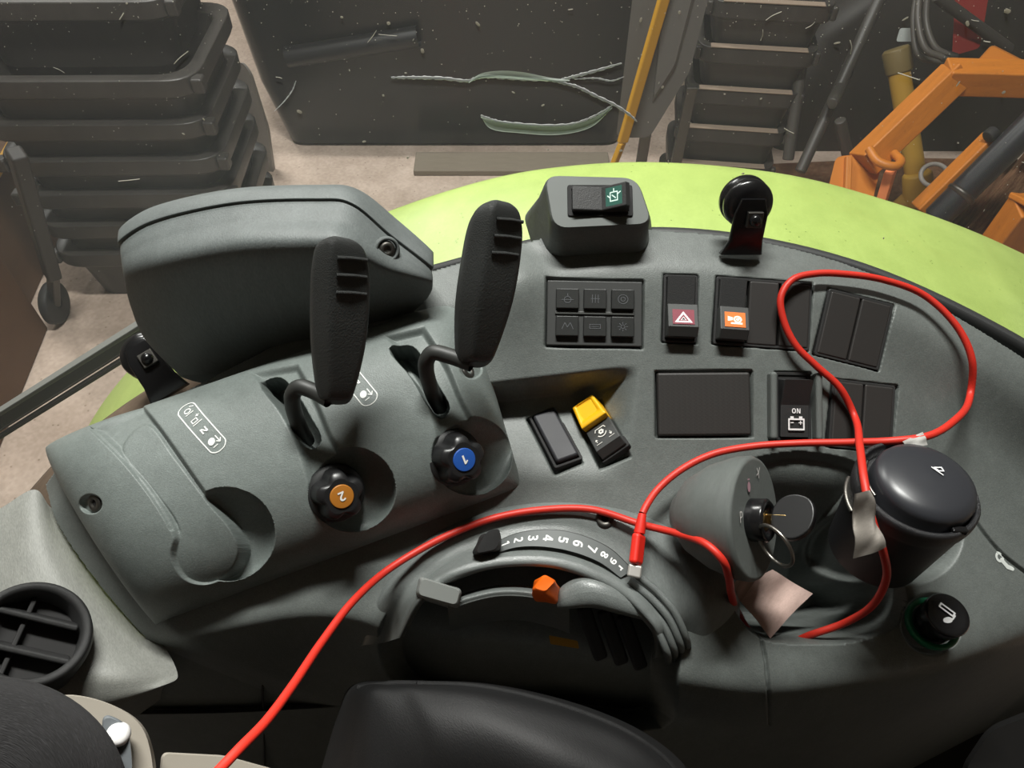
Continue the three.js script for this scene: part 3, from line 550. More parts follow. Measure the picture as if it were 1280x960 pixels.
// ------------------------------------------------------------------ gear quadrant
const quad = onConsole('gear_quadrant', 'grey arched quadrant with numbered strip from 1 to 9 and orange lever', 'gear quadrant');
{
  const A = (P, h) => P.map(([x, y, k]) => L(x, y, k ?? h));
  const rows = [
    A([[448, 792], [468, 752], [500, 705], [550, 661], [630, 632], [710, 626], [785, 637], [845, 662], [890, 698], [922, 745], [930, 800]], -0.006),
    A([[452, 790], [472, 750], [503, 706], [553, 664], [631, 636], [710, 630], [783, 641], [841, 666], [885, 701], [916, 748], [924, 800]], 0.004),
    A([[466, 788], [486, 748], [518, 708], [566, 672], [634, 647], [710, 643], [776, 656], [828, 684], [864, 722], [884, 764], [888, 806]], 0.0095),
    A([[480, 786], [500, 748], [532, 713], [578, 682], [640, 661], [708, 658], [764, 675], [808, 704], [840, 738], [858, 772], [862, 810]], 0.0095),
    A([[486, 784], [507, 750], [540, 717], [584, 689], [642, 672], [704, 672], [756, 690], [797, 717], [830, 748], [848, 778], [852, 812]], 0.0115),
    A([[492, 782], [514, 748], [546, 716], [590, 695], [644, 686], [700, 689], [750, 706], [790, 729], [820, 757], [838, 784], [843, 814]], 0.016),
    A([[498, 780], [520, 748], [552, 719], [596, 703], [646, 696], [698, 699], [745, 714], [784, 736], [812, 762], [830, 788], [836, 816]], 0.0215),
    A([[502, 779], [526, 752], [558, 728], [600, 713], [648, 707], [696, 710], [740, 724], [778, 746], [804, 770], [822, 794], [828, 818]], 0.0205),
    A([[506, 778], [530, 752], [562, 730], [604, 714], [648, 708], [694, 711], [736, 725], [774, 748], [800, 772], [818, 796], [824, 820]], 0.006),
  ];
  for (const r of rows) { r[0].add(V(-0.004, -0.010, -0.030)); r[1].z -= 0.003; if (rows.indexOf(r) > 2) { r[r.length - 1].add(V(0, -0.004, -0.024)); r[r.length - 2].z -= 0.004; } }
  [-0.005, 0.002, 0.007].forEach((z, i) => { const r = rows[i], n = r.length; r[n - 1].z = z - 0.016; r[n - 1].y -= 0.006; r[n - 2].z = z; });
  part('quadrant_cover', skin(rows, 150, 64), M.cover, quad);
  // numbered strip
  const sp = (t, k) => { const o = spline(A([[606, 684], [650, 665], [706, 663], [760, 683], [792, 712]], 0.0135)).getPoint(t), i = spline(A([[600, 700], [646, 684], [700, 686], [748, 702], [776, 722]], 0.0195)).getPoint(t); return o.lerp(i, k); };
  const pos = [], uv = [], idx = []; for (let j = 0; j <= 4; j++) for (let i = 0; i <= 40; i++) { const p = sp(i / 40, 0.0 + j / 4); pos.push(p.x, p.y, p.z); uv.push(i / 40, 1 - j / 4); }
  for (let j = 0; j < 4; j++) for (let i = 0; i < 40; i++) { const k = j * 41 + i; idx.push(k, k + 41, k + 1, k + 41, k + 42, k + 1); }
  part('number_strip', geo(pos, idx, uv), print(900, 130, (x) => { x.fillStyle = '#e9e9e6'; x.font = 'bold 82px sans-serif'; x.textAlign = 'center'; x.textBaseline = 'middle'; '123456789r'.split('').forEach((c, i) => { x.save(); x.translate(150 + i * 77, 66); x.rotate(Math.PI / 2); x.scale(1.0, 0.86); x.fillText(c, 0, 4); x.restore(); }); x.strokeStyle = '#1c1c1c'; x.lineWidth = 5; path(x, [[2, 4], [898, 4]]); x.stroke(); }, '#575b5a'), quad, 'dark strip with white gear numbers');
  part('selector_pointer', loft([ring([L(590, 696, 0.011), L(626, 690, 0.011), L(626, 664, 0.011), L(600, 668, 0.011)], 0.003), ring([L(588, 694, 0.024), L(626, 688, 0.024), L(627, 668, 0.026), L(600, 672, 0.026)], 0.004), ring([L(594, 692, 0.028), L(622, 686, 0.028), L(626, 660, 0.031), L(608, 664, 0.030)], 0.004)]), M.black, quad);
  // finger tab, inner rail, fairing
  part('finger_tab', loft([ring([L(521, 748, -0.01), L(574, 764, -0.01), L(576, 735, 0.0), L(524, 720, 0.0)], 0.003), ring([L(519, 745, 0.021), L(573, 760, 0.019), L(578, 737, 0.0225), L(524, 720, 0.0245)], 0.003), ring([L(523, 743, 0.0232), L(570, 756, 0.0212), L(575, 738, 0.0245), L(528, 723, 0.0265)], 0.003)]), grey(0xa6aaa8, 0.3), quad, 'pale finger tab');
  const rl = A([[560, 762], [585, 752], [620, 744], [655, 744], [690, 751], [712, 760]], 0.012), rl2 = A([[562, 790], [590, 782], [622, 776], [655, 776], [690, 784], [712, 792]], -0.02);
  part('inner_rail', skin([rl.map((p) => p.clone().add(V(0, 0.006, -0.012))), rl.map((p) => p.clone().add(V(0, 0.003, 0))), rl, rl.map((p) => p.clone().add(V(0, -0.003, -0.004))), rl2], 50, 24), M.cover, quad);
  const bl = [[696, 756, 5, 0.010], [706, 747, 15, 0.013], [735, 740, 21, 0.016], [765, 746, 22, 0.016], [795, 757, 18, 0.013], [814, 768, 9, 0.010], [822, 773, 2, 0.008]].map(([x, y, r, h]) => Array.from({ length: 24 }, (_, i) => { const t = i / 24 * Math.PI * 2, k = pm(x, y, h); return L(x, y + r * Math.sin(t) * 0.95, h).add(V(0.25 * r * k * Math.sin(t), 0, r * k * 0.7 * Math.cos(t))); }));
  part('rounded_fairing', skin(bl, 24, 36, { closed: true, cap: 'both' }), M.cover, quad);
  for (let i = 0; i < 4; i++) part('grip_rib', tube(A([[792 - i * 6, 716 + i * 10, 0.0185 - 0.001 * i], [820 - i * 7, 738 + i * 9, 0.0195 - 0.001 * i], [842 - i * 7, 764 + i * 8, 0.0185 - 0.001 * i], [857 - i * 8, 796 + i * 6, 0.010], [860 - i * 8, 812 + i * 5, -0.012]], 0.02), 0.0024, 40, 10), M.cover, quad);
  part('orange_lever', loft([ring([L(670, 756, -0.005), L(702, 759, -0.005), L(702, 735, 0.0), L(670, 733, 0.0)], 0.002), ring([L(664, 747, 0.021), L(694, 754, 0.021), L(698, 729, 0.024), L(668, 723, 0.024)], 0.003), ring([L(663, 738, 0.028), L(681, 744, 0.029), L(697, 727, 0.029), L(680, 717, 0.029)], 0.003), ring([L(668, 735, 0.030), L(682, 739, 0.031), L(694, 726, 0.031), L(681, 720, 0.031)], 0.002)]), M.orange, quad, 'bright orange lever tip');
  part('paper_label', loft([ring([L(686, 794, -0.036), L(722, 801, -0.036), L(724, 811, -0.036), L(688, 805, -0.036)], 0.001), ring([L(686, 794, -0.035), L(722, 801, -0.035), L(724, 811, -0.035), L(688, 805, -0.035)], 0.001)]), std(0xb98a2c, 0.6), quad, 'small yellow label');
  for (const [x, y] of [[740, 790], [766, 796], [790, 802]]) part('gate_bar', bar(L(x - 12, y - 34, -0.03), L(x + 12, y + 34, -0.045), 0.006, 0.010), M.black, quad);
  screw(756, 648, 0.006, quad, () => 0.0095, 0.0);
}

// ------------------------------------------------------------------ ignition lock, key
function basisGroup(name, pos, n, xHint, parent) { const z = n.clone().normalize(), x = xHint.clone().addScaledVector(z, -xHint.dot(z)).normalize(), g = new THREE.Group(); g.name = name; g.position.copy(pos); g.quaternion.setFromRotationMatrix(new THREE.Matrix4().makeBasis(x, z.clone().cross(x), z)); parent.add(g); return g; }
const toLdir = (w) => V(w.x, w.dot(CT), w.dot(CN));
const viewDir = (px, py) => toLdir(ray(px, py).normalize());                 // from the eye, in the console's frame
const imgX = V(1, 0, 0), imgY = toLdir(UP);
const ignN = (() => { const b = viewDir(943, 645).negate(); return b.multiplyScalar(0.56).addScaledVector(imgX, 0.82).addScaledVector(imgY, -0.04).normalize(); })();
const ignC = toL(W(945, 648, 0.462));
{
  const g = basisGroup('ignition_boss', ignC, ignN, imgY, consoleT); g.userData.label = 'round grey ignition lock boss';
  const r = 0.0365, body = lathe([[0, -0.054], [0.012, -0.0515], [0.024, -0.041], [0.0325, -0.026], [0.0372, -0.010], [0.0376, -0.003], [r, -0.0006], [r - 0.002, 0], [0, 0]], 72); body.rotateX(Math.PI / 2);
  part('boss_body', body, M.console, g);
  const lock = lathe([[0, 0.004], [0.0062, 0.004], [0.0072, 0.0095], [0.0112, 0.0105], [0.0128, 0.009], [0.0128, 0]], 40); lock.rotateX(Math.PI / 2); lock.translate(0, 0.006, 0); part('lock_ring', lock, M.blackGloss, g);
  const barrel = lathe([[0, 0.0085], [0.0058, 0.0085], [0.0064, 0.007], [0.0064, 0]], 30); barrel.rotateX(Math.PI / 2); barrel.translate(0, 0.006, 0); part('lock_barrel', barrel, M.brass, g, 'brass lock barrel');
  // printed positions; local x points up the picture, y to the left
  const txt = (s, draw) => print(64, 64, (q) => { q.fillStyle = q.strokeStyle = s; q.lineWidth = 5; draw(q); });
  const put = (m, x, y, w) => { const p = plane(w, w); p.rotateZ(-Math.PI / 2); p.translate(x, y, 0.0009); part('position_mark', p, m, g); };
  put(txt('#dcd8d4', (q) => { q.font = '52px sans-serif'; q.textAlign = 'center'; q.fillText('P', 32, 50); }), 0.004, 0.024, 0.011);
  put(txt('#b08a94', (q) => { q.beginPath(); q.ellipse(32, 38, 13, 18, 0, 0, 7); q.fill(); path(q, [[24, 12], [40, 12]]); q.stroke(); }), 0.021, 0.010, 0.011);
  put(txt('#cfcbc8', (q) => { path(q, [[18, 14], [32, 32], [46, 14]]); q.stroke(); path(q, [[32, 32], [32, 52]]); q.stroke(); path(q, [[14, 40], [32, 32]]); q.stroke(); }), 0.027, -0.006, 0.010);
}
{
  const base = toL(W(944, 648, 0.459)), t = onConsole('ignition_key', 'black headed ignition key with a steel ring hanging in the lock', 'key'), g = basisGroup('key_body', base, ignN, imgY.clone().addScaledVector(imgX, -0.35), t);
  part('key_blade', rbox(0.0065, 0.0016, 0.022, 0.0006, 0, 0, 0.008), M.brass, g);
  // head in the plane of local x and z, seen nearly flat
  const hd = new THREE.Shape(); smooth2([[-0.008, 0.013], [-0.0165, 0.019], [-0.0195, 0.029], [-0.016, 0.039], [-0.006, 0.043], [0.007, 0.040], [0.0145, 0.030], [0.013, 0.019], [0.006, 0.013]], 40, true).slice(0, 40).forEach(([x, z], i) => i ? hd.lineTo(x, z) : hd.moveTo(x, z));
  const hole = new THREE.Path(); hole.absellipse(-0.0095, 0.033, 0.003, 0.003, 0, 7); hd.holes.push(hole);
  const hg = new THREE.ExtrudeGeometry(hd, { depth: 0.004, bevelEnabled: true, bevelSize: 0.0014, bevelThickness: 0.0014, bevelSegments: 3 }); hg.translate(0, 0, -0.002);
  const hm = part('key_head', hg, std(0x121213, 0.4), t, 'black plastic key head');
  const headN = viewDir(985, 655).negate().multiplyScalar(0.8).addScaledVector(imgY, 0.35).addScaledVector(imgX, -0.35).normalize(), ax = ignN.clone().addScaledVector(headN, -ignN.dot(headN)).normalize();
  hm.scale.setScalar(0.74); hm.position.copy(base).addScaledVector(ignN, 0.002); hm.quaternion.setFromRotationMatrix(new THREE.Matrix4().makeBasis(ax.clone().cross(headN).negate().multiplyScalar(-1), ax, headN));
  const rg = part('key_ring', new THREE.TorusGeometry(0.013, 0.0011, 10, 60), M.steel, t, 'thin steel split ring');
  const rc = toL(W(969, 682, 0.437)), rn = viewDir(974, 682).multiplyScalar(-0.35).addScaledVector(imgX, -0.75).addScaledVector(imgY, -0.5).normalize();
  rg.position.copy(rc); rg.quaternion.setFromUnitVectors(V(0, 0, 1), rn);
}
// ------------------------------------------------------------------ ash cup
{
  const c = toL(W(1146, 610, 0.445)), n = viewDir(1146, 610).negate().multiplyScalar(0.74).addScaledVector(imgX, 0.40).addScaledVector(imgY, 0.56).normalize();
  const t = onConsole('ash_cup', 'black round ash cup with a domed lid standing in the console hollow', 'ash cup');
  t.position.copy(toW(c));
  const g = basisGroup('cup_body', V(0, 0, 0), n, imgX, t);
  const body = lathe([[0, -0.066], [0.026, -0.066], [0.0285, -0.063], [0.0335, -0.012], [0.0345, -0.009], [0.0352, -0.004], [0.0350, 0.0], [0.0335, 0.0022], [0.0315, 0.001], [0.0305, -0.006], [0, -0.006]], 72); body.rotateX(Math.PI / 2);
  part('cup_shell', body, std(0x252527, 0.4, { bumpMap: rep(bumpT, 0.06), bumpScale: 0.0001 }), g);
  const lid = lathe([[0, 0.0135], [0.012, 0.0130], [0.022, 0.0112], [0.0268, 0.0085], [0.0285, 0.005], [0.0288, -0.005]], 72); lid.rotateX(Math.PI / 2); lid.translate(0.0022, -0.0005, 0);
  const lm = part('cup_lid', lid, std(0x2e2f33, 0.34), g, 'domed lid with a small white sign');
  const m = print(64, 64, (q) => { q.strokeStyle = '#d8d8da'; q.lineWidth = 5; path(q, [[10, 46], [54, 46]]); q.stroke(); path(q, [[16, 40], [32, 18], [46, 26], [36, 40]], true); q.stroke(); });
  const lg = plane(0.010, 0.010); lg.rotateZ(-0.9); lg.translate(0.008, 0.003, 0.0142); part('legend', lg, m, lm);
  part('hinge_tab', rbox(0.009, 0.004, 0.004, 0.001, 0.012, -0.0295, 0.001), M.blackGloss, g);
  // chrome glint of the lid spring
  const arc = Array.from({ length: 9 }, (_, i) => { const a = 2.55 + i * 0.11; return V(0.0298 * Math.cos(a), 0.0298 * Math.sin(a), 0.0022); }); part('lid_spring', tube(arc, 0.0010, 24, 8), M.steel, g, 'thin bright metal strip');
  const arc2 = Array.from({ length: 9 }, (_, i) => { const a = 2.5 + i * 0.1; return V(0.0335 * Math.cos(a), 0.0335 * Math.sin(a), -0.018); }); part('clip_band', tube(arc2, 0.0016, 24, 8), M.steel, g, 'bright edge of the cup clip');
}
// ------------------------------------------------------------------ cigarette lighter
{
  const c = L(1163, 781, -0.006), n = viewDir(1175, 775).negate().multiplyScalar(0.86).addScaledVector(imgX, 0.44).addScaledVector(imgY, 0.26).normalize();
  const t = onConsole('cigarette_lighter', 'black push-in cigarette lighter in a green rimmed socket', 'lighter'); t.position.copy(toW(c));
  const g = basisGroup('lighter_body', V(0, 0, 0), n, imgX, t);
  const rim = lathe([[0.0135, 0], [0.0165, 0], [0.0168, 0.004], [0.0155, 0.005], [0.0135, 0.0042]], 48); rim.rotateX(Math.PI / 2); part('socket_rim', rim, std(0x0c6b48, 0.3), g, 'green translucent socket rim');
  const kb = lathe([[0, 0], [0.0125, 0], [0.0125, 0.006], [0.0118, 0.007], [0.0128, 0.0085], [0.0118, 0.0095], [0.0130, 0.011], [0.0120, 0.012], [0.0134, 0.014], [0.0138, 0.021], [0.0126, 0.0225], [0.010, 0.0222], [0, 0.0215]], 48); kb.rotateX(Math.PI / 2); part('push_knob', kb, M.blackGloss, g);
  const m = print(64, 64, (q) => { q.strokeStyle = q.fillStyle = '#e2e2e2'; q.lineWidth = 4; q.save(); q.translate(34, 24); q.rotate(0.75); q.strokeRect(-20, -5, 34, 10); q.restore(); q.beginPath(); q.ellipse(26, 46, 12, 7, -0.2, 0, 7); q.fill(); path(q, [[38, 44], [46, 36]]); q.stroke(); });
  const lg = plane(0.017, 0.017); lg.translate(0, 0, 0.0228); part('legend', lg, m, g);
}
// small printed hand throttle sign on the right
decal((u, v) => hConsole(u, v), 1256, 703, 0.015, 0.019, 20, print(64, 80, (q) => { q.strokeStyle = q.fillStyle = '#c9cdc9'; q.lineWidth = 8; q.beginPath(); q.arc(22, 20, 12, 0, 7); q.stroke(); q.lineWidth = 13; path(q, [[24, 30], [34, 54], [48, 64]]); q.stroke(); }), consoleT, 'hand_sign', 6, 6);

// ------------------------------------------------------------------ paper slips
function sheet(name, label, cat, pts, nu, nv, m, seed, amp) {
  const t = onConsole(name, label, cat), R = rng(seed), rows = [], ph = Array.from({ length: 6 }, () => R() * 6);
  const [a, b, c, d] = pts.map(([x, y, h]) => L(x, y, h)); t.position.copy(toW(a));
  for (let j = 0; j <= nv; j++) { const r = []; for (let i = 0; i <= nu; i++) { const s = i / nu, q = j / nv, p = a.clone().lerp(b, s).lerp(d.clone().lerp(c, s), q); p.z += amp * (Math.sin(s * 5 + q * 3 + ph[0]) + 0.7 * Math.sin(q * 8 - s * 2 + ph[1]) + 0.6 * Math.abs(Math.sin(s * 3 + q * 6 + ph[2]))); r.push(p.sub(a)); } rows.push(r); }
  const top = skin(rows, nu * 2, nv * 2), low = skin(rows.map((r) => r.map((p) => p.clone().add(V(0, 0, -0.0006)))), nu * 2, nv * 2);
  part('sheet', mergeGeometries([top, low]), m, t); return t;
}
const paperM = std(0xc9ada4, 0.8, { map: rep(grainT, 0.05) });
sheet('paper_slip', 'crumpled pale pink paper slip lying in the console pocket', 'paper', [[914, 736, -0.012], [966, 712, -0.02], [1014, 742, -0.034], [962, 798, -0.010]], 10, 10, paperM, 4, 0.0016);
sheet('folded_note', 'narrow pinkish paper strip tucked below the ignition lock', 'paper', [[908, 742, -0.008], [952, 684, 0.012], [962, 700, 0.008], [926, 752, -0.012]], 6, 6, paperM, 9, 0.0008);
sheet('tissue_scrap', 'torn grey tissue scrap stuck to the ash cup', 'tissue', [[1066, 618, 0.088], [1082, 614, 0.090], [1108, 684, 0.086], [1070, 698, 0.076]], 8, 12, std(0x9c958e, 0.85, { map: rep(grainT, 0.04) }), 14, 0.0034);
sheet('foil_scrap', 'small grey scrap wedged behind the ash cup lid', 'scrap', [[1128, 552, 0.06], [1153, 540, 0.058], [1160, 556, 0.058], [1134, 562, 0.06]], 4, 4, std(0xa8a6a2, 0.5), 24, 0.0006);
// ------------------------------------------------------------------ red charging cable
{
  const calm = (u, v) => 0.21 * soft(v - V600, 0.03) - 0.34 * soft(u - 0.26, 0.06) * sst(-0.005, 0.07, (yAt(LIP, u) - v) * 0.93) - 0.5 * soft(0.03 - Math.max(0, (yAt(LIP, u) - v) * 0.93), 0.008), on = (px, py, up = 0.0034) => { const p = hit(calm, px, py); return L(px, py, p.z + up); };
  const pts = [L(190, 1050, 0.2), L(262, 975, 0.16), L(300, 935, 0.145), L(332, 902, 0.128), L(365, 858, 0.105), L(402, 803, 0.075), L(440, 753, 0.05), L(480, 716, 0.026), L(520, 690, 0.017), L(565, 667, 0.0145), L(620, 647, 0.0135), L(680, 637, 0.013), L(740, 637, 0.014), L(800, 655, 0.018), L(850, 668, 0.036), L(885, 682, 0.060), L(903, 700, 0.062), L(911, 722, 0.048), L(914, 742, 0.018), L(922, 765, -0.02),
    L(945, 795, -0.050), L(985, 803, -0.03), L(1015, 793, -0.014), L(1055, 779, -0.002), L(1090, 757, 0.022), L(1108, 722, 0.046), L(1104, 690, 0.064), L(1090, 650, 0.078), L(1081, 605, 0.076), L(1075, 560, 0.056), on(1068, 520, 0.0095), on(1050, 485, 0.0095), on(1020, 457, 0.0095), on(995, 432, 0.0095), on(980, 402, 0.0095), on(976, 372, 0.0095), on(990, 350, 0.0095), on(1020, 342, 0.0095), on(1060, 343, 0.0095), on(1105, 350, 0.0095), on(1155, 369, 0.0095), on(1196, 408, 0.0095), on(1215, 450, 0.0095), on(1213, 492, 0.0095), L(1194, 525, 0.044), L(1160, 545, 0.056), L(1115, 551, 0.054), L(1060, 553, 0.04), L(1000, 554, 0.028), L(940, 558, 0.022), L(890, 568, 0.02), L(850, 588, 0.02), L(822, 612, 0.020), L(808, 632, 0.024), L(803, 642, 0.0255)];
  const t = onConsole('charging_cable', 'bright red braided charging cable looped over the console', 'cable'); t.position.copy(toW(pts[10])); const o = pts[10].clone(); const P = pts.map((p) => p.clone().sub(o));
  const bt = (() => { const n = 64, d = new Uint8Array(n * n * 4); for (let j = 0; j < n; j++) for (let i = 0; i < n; i++) { const k = (Math.sin((i + j) / n * Math.PI * 8) * Math.sin((i - j) / n * Math.PI * 8) + 1) / 2, c = 190 + 65 * k; d.set([c, c * 0.9, c * 0.9, 255], (j * n + i) * 4); } const x = new THREE.DataTexture(d, n, n); x.wrapS = x.wrapT = THREE.RepeatWrapping; x.repeat.set(420, 3); x.magFilter = THREE.LinearFilter; x.colorSpace = THREE.SRGBColorSpace; x.needsUpdate = true; return x; })();
  part('cord', new THREE.TubeGeometry(spline(P), 900, 0.00235, 12, false), std(0xe23a28, 0.5, { map: bt }), t);
  const a = P[P.length - 1], b = L(799, 667, 0.0255).sub(o), c = L(794.5, 706, 0.027).sub(o), d = L(792, 722, 0.027).sub(o);
  part('strain_relief', rod(b.clone(), a.clone(), 0.0036, 0.0026), M.red, t);
  part('plug_shell', bar(b, c, 0.0098, 0.006, 0.0024), M.red, t, 'red plug shell');
  part('plug_tip', bar(c, d, 0.0084, 0.0034, 0.0013), std(0xc9c6c0, 0.45, { metalness: 0.6 }), t, 'bare metal plug tip');
}

// ------------------------------------------------------------------ big rounded housing behind the levers
{
  const rows = [
    [[151, 286, .512], [192, 258, .502], [290, 236, .495], [395, 231, .49], [446, 236, .488], [496, 274, .492], [542, 316, .497]],
    [[148, 290, .506], [190, 262, .495], [290, 240, .487], [395, 235, .482], [444, 241, .480], [493, 281, .486], [542, 322, .492]],
    [[147, 303, .501], [189, 275, .489], [290, 252, .480], [395, 247, .475], [441, 253, .473], [489, 292, .480], [542, 334, .488]],
    [[150, 308, .502], [192, 280, .490], [291, 257, .481], [395, 252, .476], [440, 258, .474], [487, 297, .481], [540, 338, .489]],
    [[151, 322, .499], [195, 298, .483], [292, 277, .472], [395, 273, .467], [436, 279, .466], [484, 312, .475], [541, 346, .488]],
    [[155, 346, .500], [203, 328, .474], [295, 310, .460], [390, 306, .455], [432, 311, .457], [484, 336, .472], [541, 354, .489]],
    [[163, 382, .520], [213, 374, .499], [300, 366, .489], [388, 362, .485], [430, 362, .487], [483, 362, .490], [540, 362, .496]],
    [[182, 425, .546], [232, 425, .534], [308, 420, .525], [388, 412, .520], [430, 404, .516], [480, 386, .508], [536, 370, .503]],
    [[225, 470, .575], [262, 468, .566], [320, 458, .556], [390, 440, .546], [430, 426, .538], [475, 404, .524], [530, 377, .510]],
  ].map((r) => r.map(([x, y, d]) => W(x, y, d)));
  const base = W(330, 455, .55), t = thing('rounded_storage_housing', 'large grey rounded plastic housing with a lipped rim by the window', 'housing', base);
  for (const r of rows) for (const p of r) p.sub(base);
  // close it behind: the back wall follows the front, nearer the window
  const ringRows = rows.map((r, k) => { const f = r.slice(), m = r.length; const off = k < 3 ? 0.045 : 0.05 - 0.004 * k; const back = r.slice(1, m - 1).reverse().map((p) => p.clone().add(base).sub(EYE).multiplyScalar(1 + off * 1.6).add(EYE).add(V(0, -0.012, 0)).sub(base)); return [...f, ...back]; });
  part('housing_shell', skin(ringRows, 120, 90, { closed: true, cap: 'both' }), M.housing, t);
  const sc = W(484, 312, .4735).sub(base), n = V(0.35, 0.55, 0.75).normalize(), g = new THREE.Group(); g.name = 'recessed_screw'; g.position.copy(sc); g.quaternion.setFromUnitVectors(V(0, 0, 1), n); t.add(g);
  const cup = lathe([[0.0058, -0.003], [0.0058, 0.001], [0.0068, 0.0016], [0.0078, 0.0008], [0.0082, -0.002]], 32); cup.rotateX(Math.PI / 2); part('screw_cup', cup, M.housing, g);
  const hd = lathe([[0, 0.0002], [0.0022, 0.0002], [0.0024, 0.0012], [0.005, 0.0008], [0.0056, -0.003]], 28); hd.rotateX(Math.PI / 2); part('screw_head', hd, M.darkSteel, g);
}
// ------------------------------------------------------------------ light dash panel with round vent, lower left
{
  const G = [[[-90, 660, -.01], [-10, 640, -.012], [42, 612, -.016], [66, 636, -.025], [110, 655, -.05]], [[-90, 720, .0], [-10, 710, .0], [40, 690, -.002], [85, 715, -.008], [136, 728, -.030]], [[-90, 800, .01], [-10, 795, .010], [50, 790, .008], [120, 800, .002], [192, 788, -.026]], [[-90, 860, .02], [0, 860, .018], [70, 856, .014], [150, 856, .006], [222, 842, -.016]], [[-90, 930, -.02], [0, 930, -.02], [70, 915, -.02], [140, 892, -.016], [205, 858, -.016]], [[-90, 960, -.12], [0, 960, -.12], [70, 945, -.12], [140, 915, -.12], [200, 875, -.12]]];
  const o = L(42, 795, 0.01), t = onConsole('dash_side_panel', 'pale grey curved dash panel with a round black air vent', 'dash panel'); t.position.copy(toW(o));
  part('panel_skin', skin(G.map((r) => r.map(([x, y, h]) => L(x, y, h).sub(o))), 60, 60), M.light, t);
  const g = new THREE.Group(); g.name = 'air_vent'; g.userData.label = 'round black air vent with slats'; const vn = viewDir(42, 795).negate().multiplyScalar(0.85).addScaledVector(imgX, 0.22).addScaledVector(imgY, 0.42).normalize(); g.position.set(0, 0, 0); g.quaternion.setFromRotationMatrix(new THREE.Matrix4().makeBasis(V(1, 0, 0).addScaledVector(vn, -vn.x).normalize(), vn.clone().cross(V(1, 0, 0).addScaledVector(vn, -vn.x).normalize()), vn)); g.position.copy(L(40, 794, 0.036).sub(o)); t.add(g);
  const k = pm(40, 794, 0.036), R = 70 * k;
  const rg = lathe([[R * 0.78, -0.02], [R * 0.78, 0.002], [R * 0.86, 0.0055], [R * 0.95, 0.004], [R, -0.002], [R * 1.0, -0.02]], 64); rg.rotateX(Math.PI / 2); part('vent_ring', rg, M.black, g);
  const bk = new THREE.CircleGeometry(R * 0.8, 48); bk.translate(0, 0, -0.012); part('vent_back', bk, M.matt, g);
  for (const y of [0.40, -0.22]) { const hw = Math.sqrt(0.78 * 0.78 - y * y) * R; const s = rbox(hw * 2, 0.0035, 0.016, 0.0015); s.rotateX(0.5); s.translate(0, y * R, -0.006); part('vent_slat', s, M.black, g); }
  part('vent_web', rbox(0.003, R * 1.5, 0.012, 0.001, -R * 0.2, 0, -0.011), M.matt, g);
}

// ------------------------------------------------------------------ window latches
function latch(label, px, py, D, n, up, s = 1) {
  const t = thing('window_latch', label, 'window latch', W(px, py, D), 'window latches');
  const z = n.clone().normalize(), y = up.clone().addScaledVector(z, -up.dot(z)).normalize(), x = y.clone().cross(z);
  t.quaternion.setFromRotationMatrix(new THREE.Matrix4().makeBasis(x, y, z)); t.scale.setScalar(s);
  const d1 = lathe([[0, 0.012], [0.010, 0.012], [0.0125, 0.010], [0.0155, 0.0085], [0.0165, 0.006], [0.0165, 0.003], [0.0150, 0.002], [0.0150, 0.0], [0.0168, -0.001], [0.0168, -0.005], [0.0155, -0.0065], [0, -0.0065]], 56); d1.rotateX(Math.PI / 2); part('latch_knob', d1, M.blackGloss, t);
  const br = loft([ring([V(-0.0145, -0.034, 0.004), V(0.0145, -0.034, 0.004), V(0.0145, -0.034, 0.010), V(-0.0145, -0.034, 0.010)], 0.002), ring([V(-0.0115, -0.024, 0.010), V(0.0115, -0.024, 0.010), V(0.0115, -0.022, 0.014), V(-0.0115, -0.022, 0.014)], 0.002), ring([V(-0.0112, -0.004, 0.0122), V(0.0112, -0.004, 0.0122), V(0.0112, -0.004, 0.0155), V(-0.0112, -0.004, 0.0155)], 0.0015), ring([V(-0.008, 0.006, 0.0122), V(0.008, 0.006, 0.0122), V(0.008, 0.006, 0.015), V(-0.008, 0.006, 0.015)], 0.0012)]);
  part('bracket', br, M.blackGloss, t);
  part('square_plate', rbox(0.0105, 0.0105, 0.003, 0.0006, 0.002, -0.007, 0.0165), M.darkSteel, t, 'square steel plate');
  const b = lathe([[0, 0.0215], [0.0026, 0.0212], [0.0038, 0.0195], [0.0042, 0.017]], 24); b.rotateX(Math.PI / 2); b.translate(0.002, -0.007, 0); part('bolt_head', b, M.blackGloss, t);
}
latch('black round window latch on the lip beside the wiper switch', 932, 252, 0.515, V(0.05, 0.35, 1), V(0.02, 1, -0.2), 1.0);
latch('dusty black round window latch behind the lever unit', 184, 446, 0.60, V(0.15, 0.85, 0.5), V(-0.55, 0.6, -0.6), 1.1);
{ // dirty sill rail under the window on the left
  const c = spline([[20, 650, -0.11], [90, 572, -0.105], [150, 522, -0.10], [230, 472, -0.095], [300, 442, -0.08], [400, 395, -0.06]].map(([x, y, h]) => toW(L(x, y, h))));
  const t = thing('window_sill_rail', 'brown dusty sill rail behind the lever unit', 'sill'); const o = c.getPoint(0.5); t.position.copy(o);
  const rg = ribbon(c, 60, [[-0.05, -0.04], [0.012, -0.02], [0.014, -0.004], [0.008, 0.0], [-0.012, 0.0], [-0.016, -0.006], [-0.05, -0.02]]).map((r) => r.map((p) => p.sub(o)));
  part('rail', loft(rg), std(0x6b5d50, 0.85, { map: rep(noiseTex(256, (a, b, c, d) => { const g = 205 + 22 * a + 20 * b + 14 * c + 12 * d; return [g, g - 8, g - 18]; }, 77), 0.2) }), t);
}
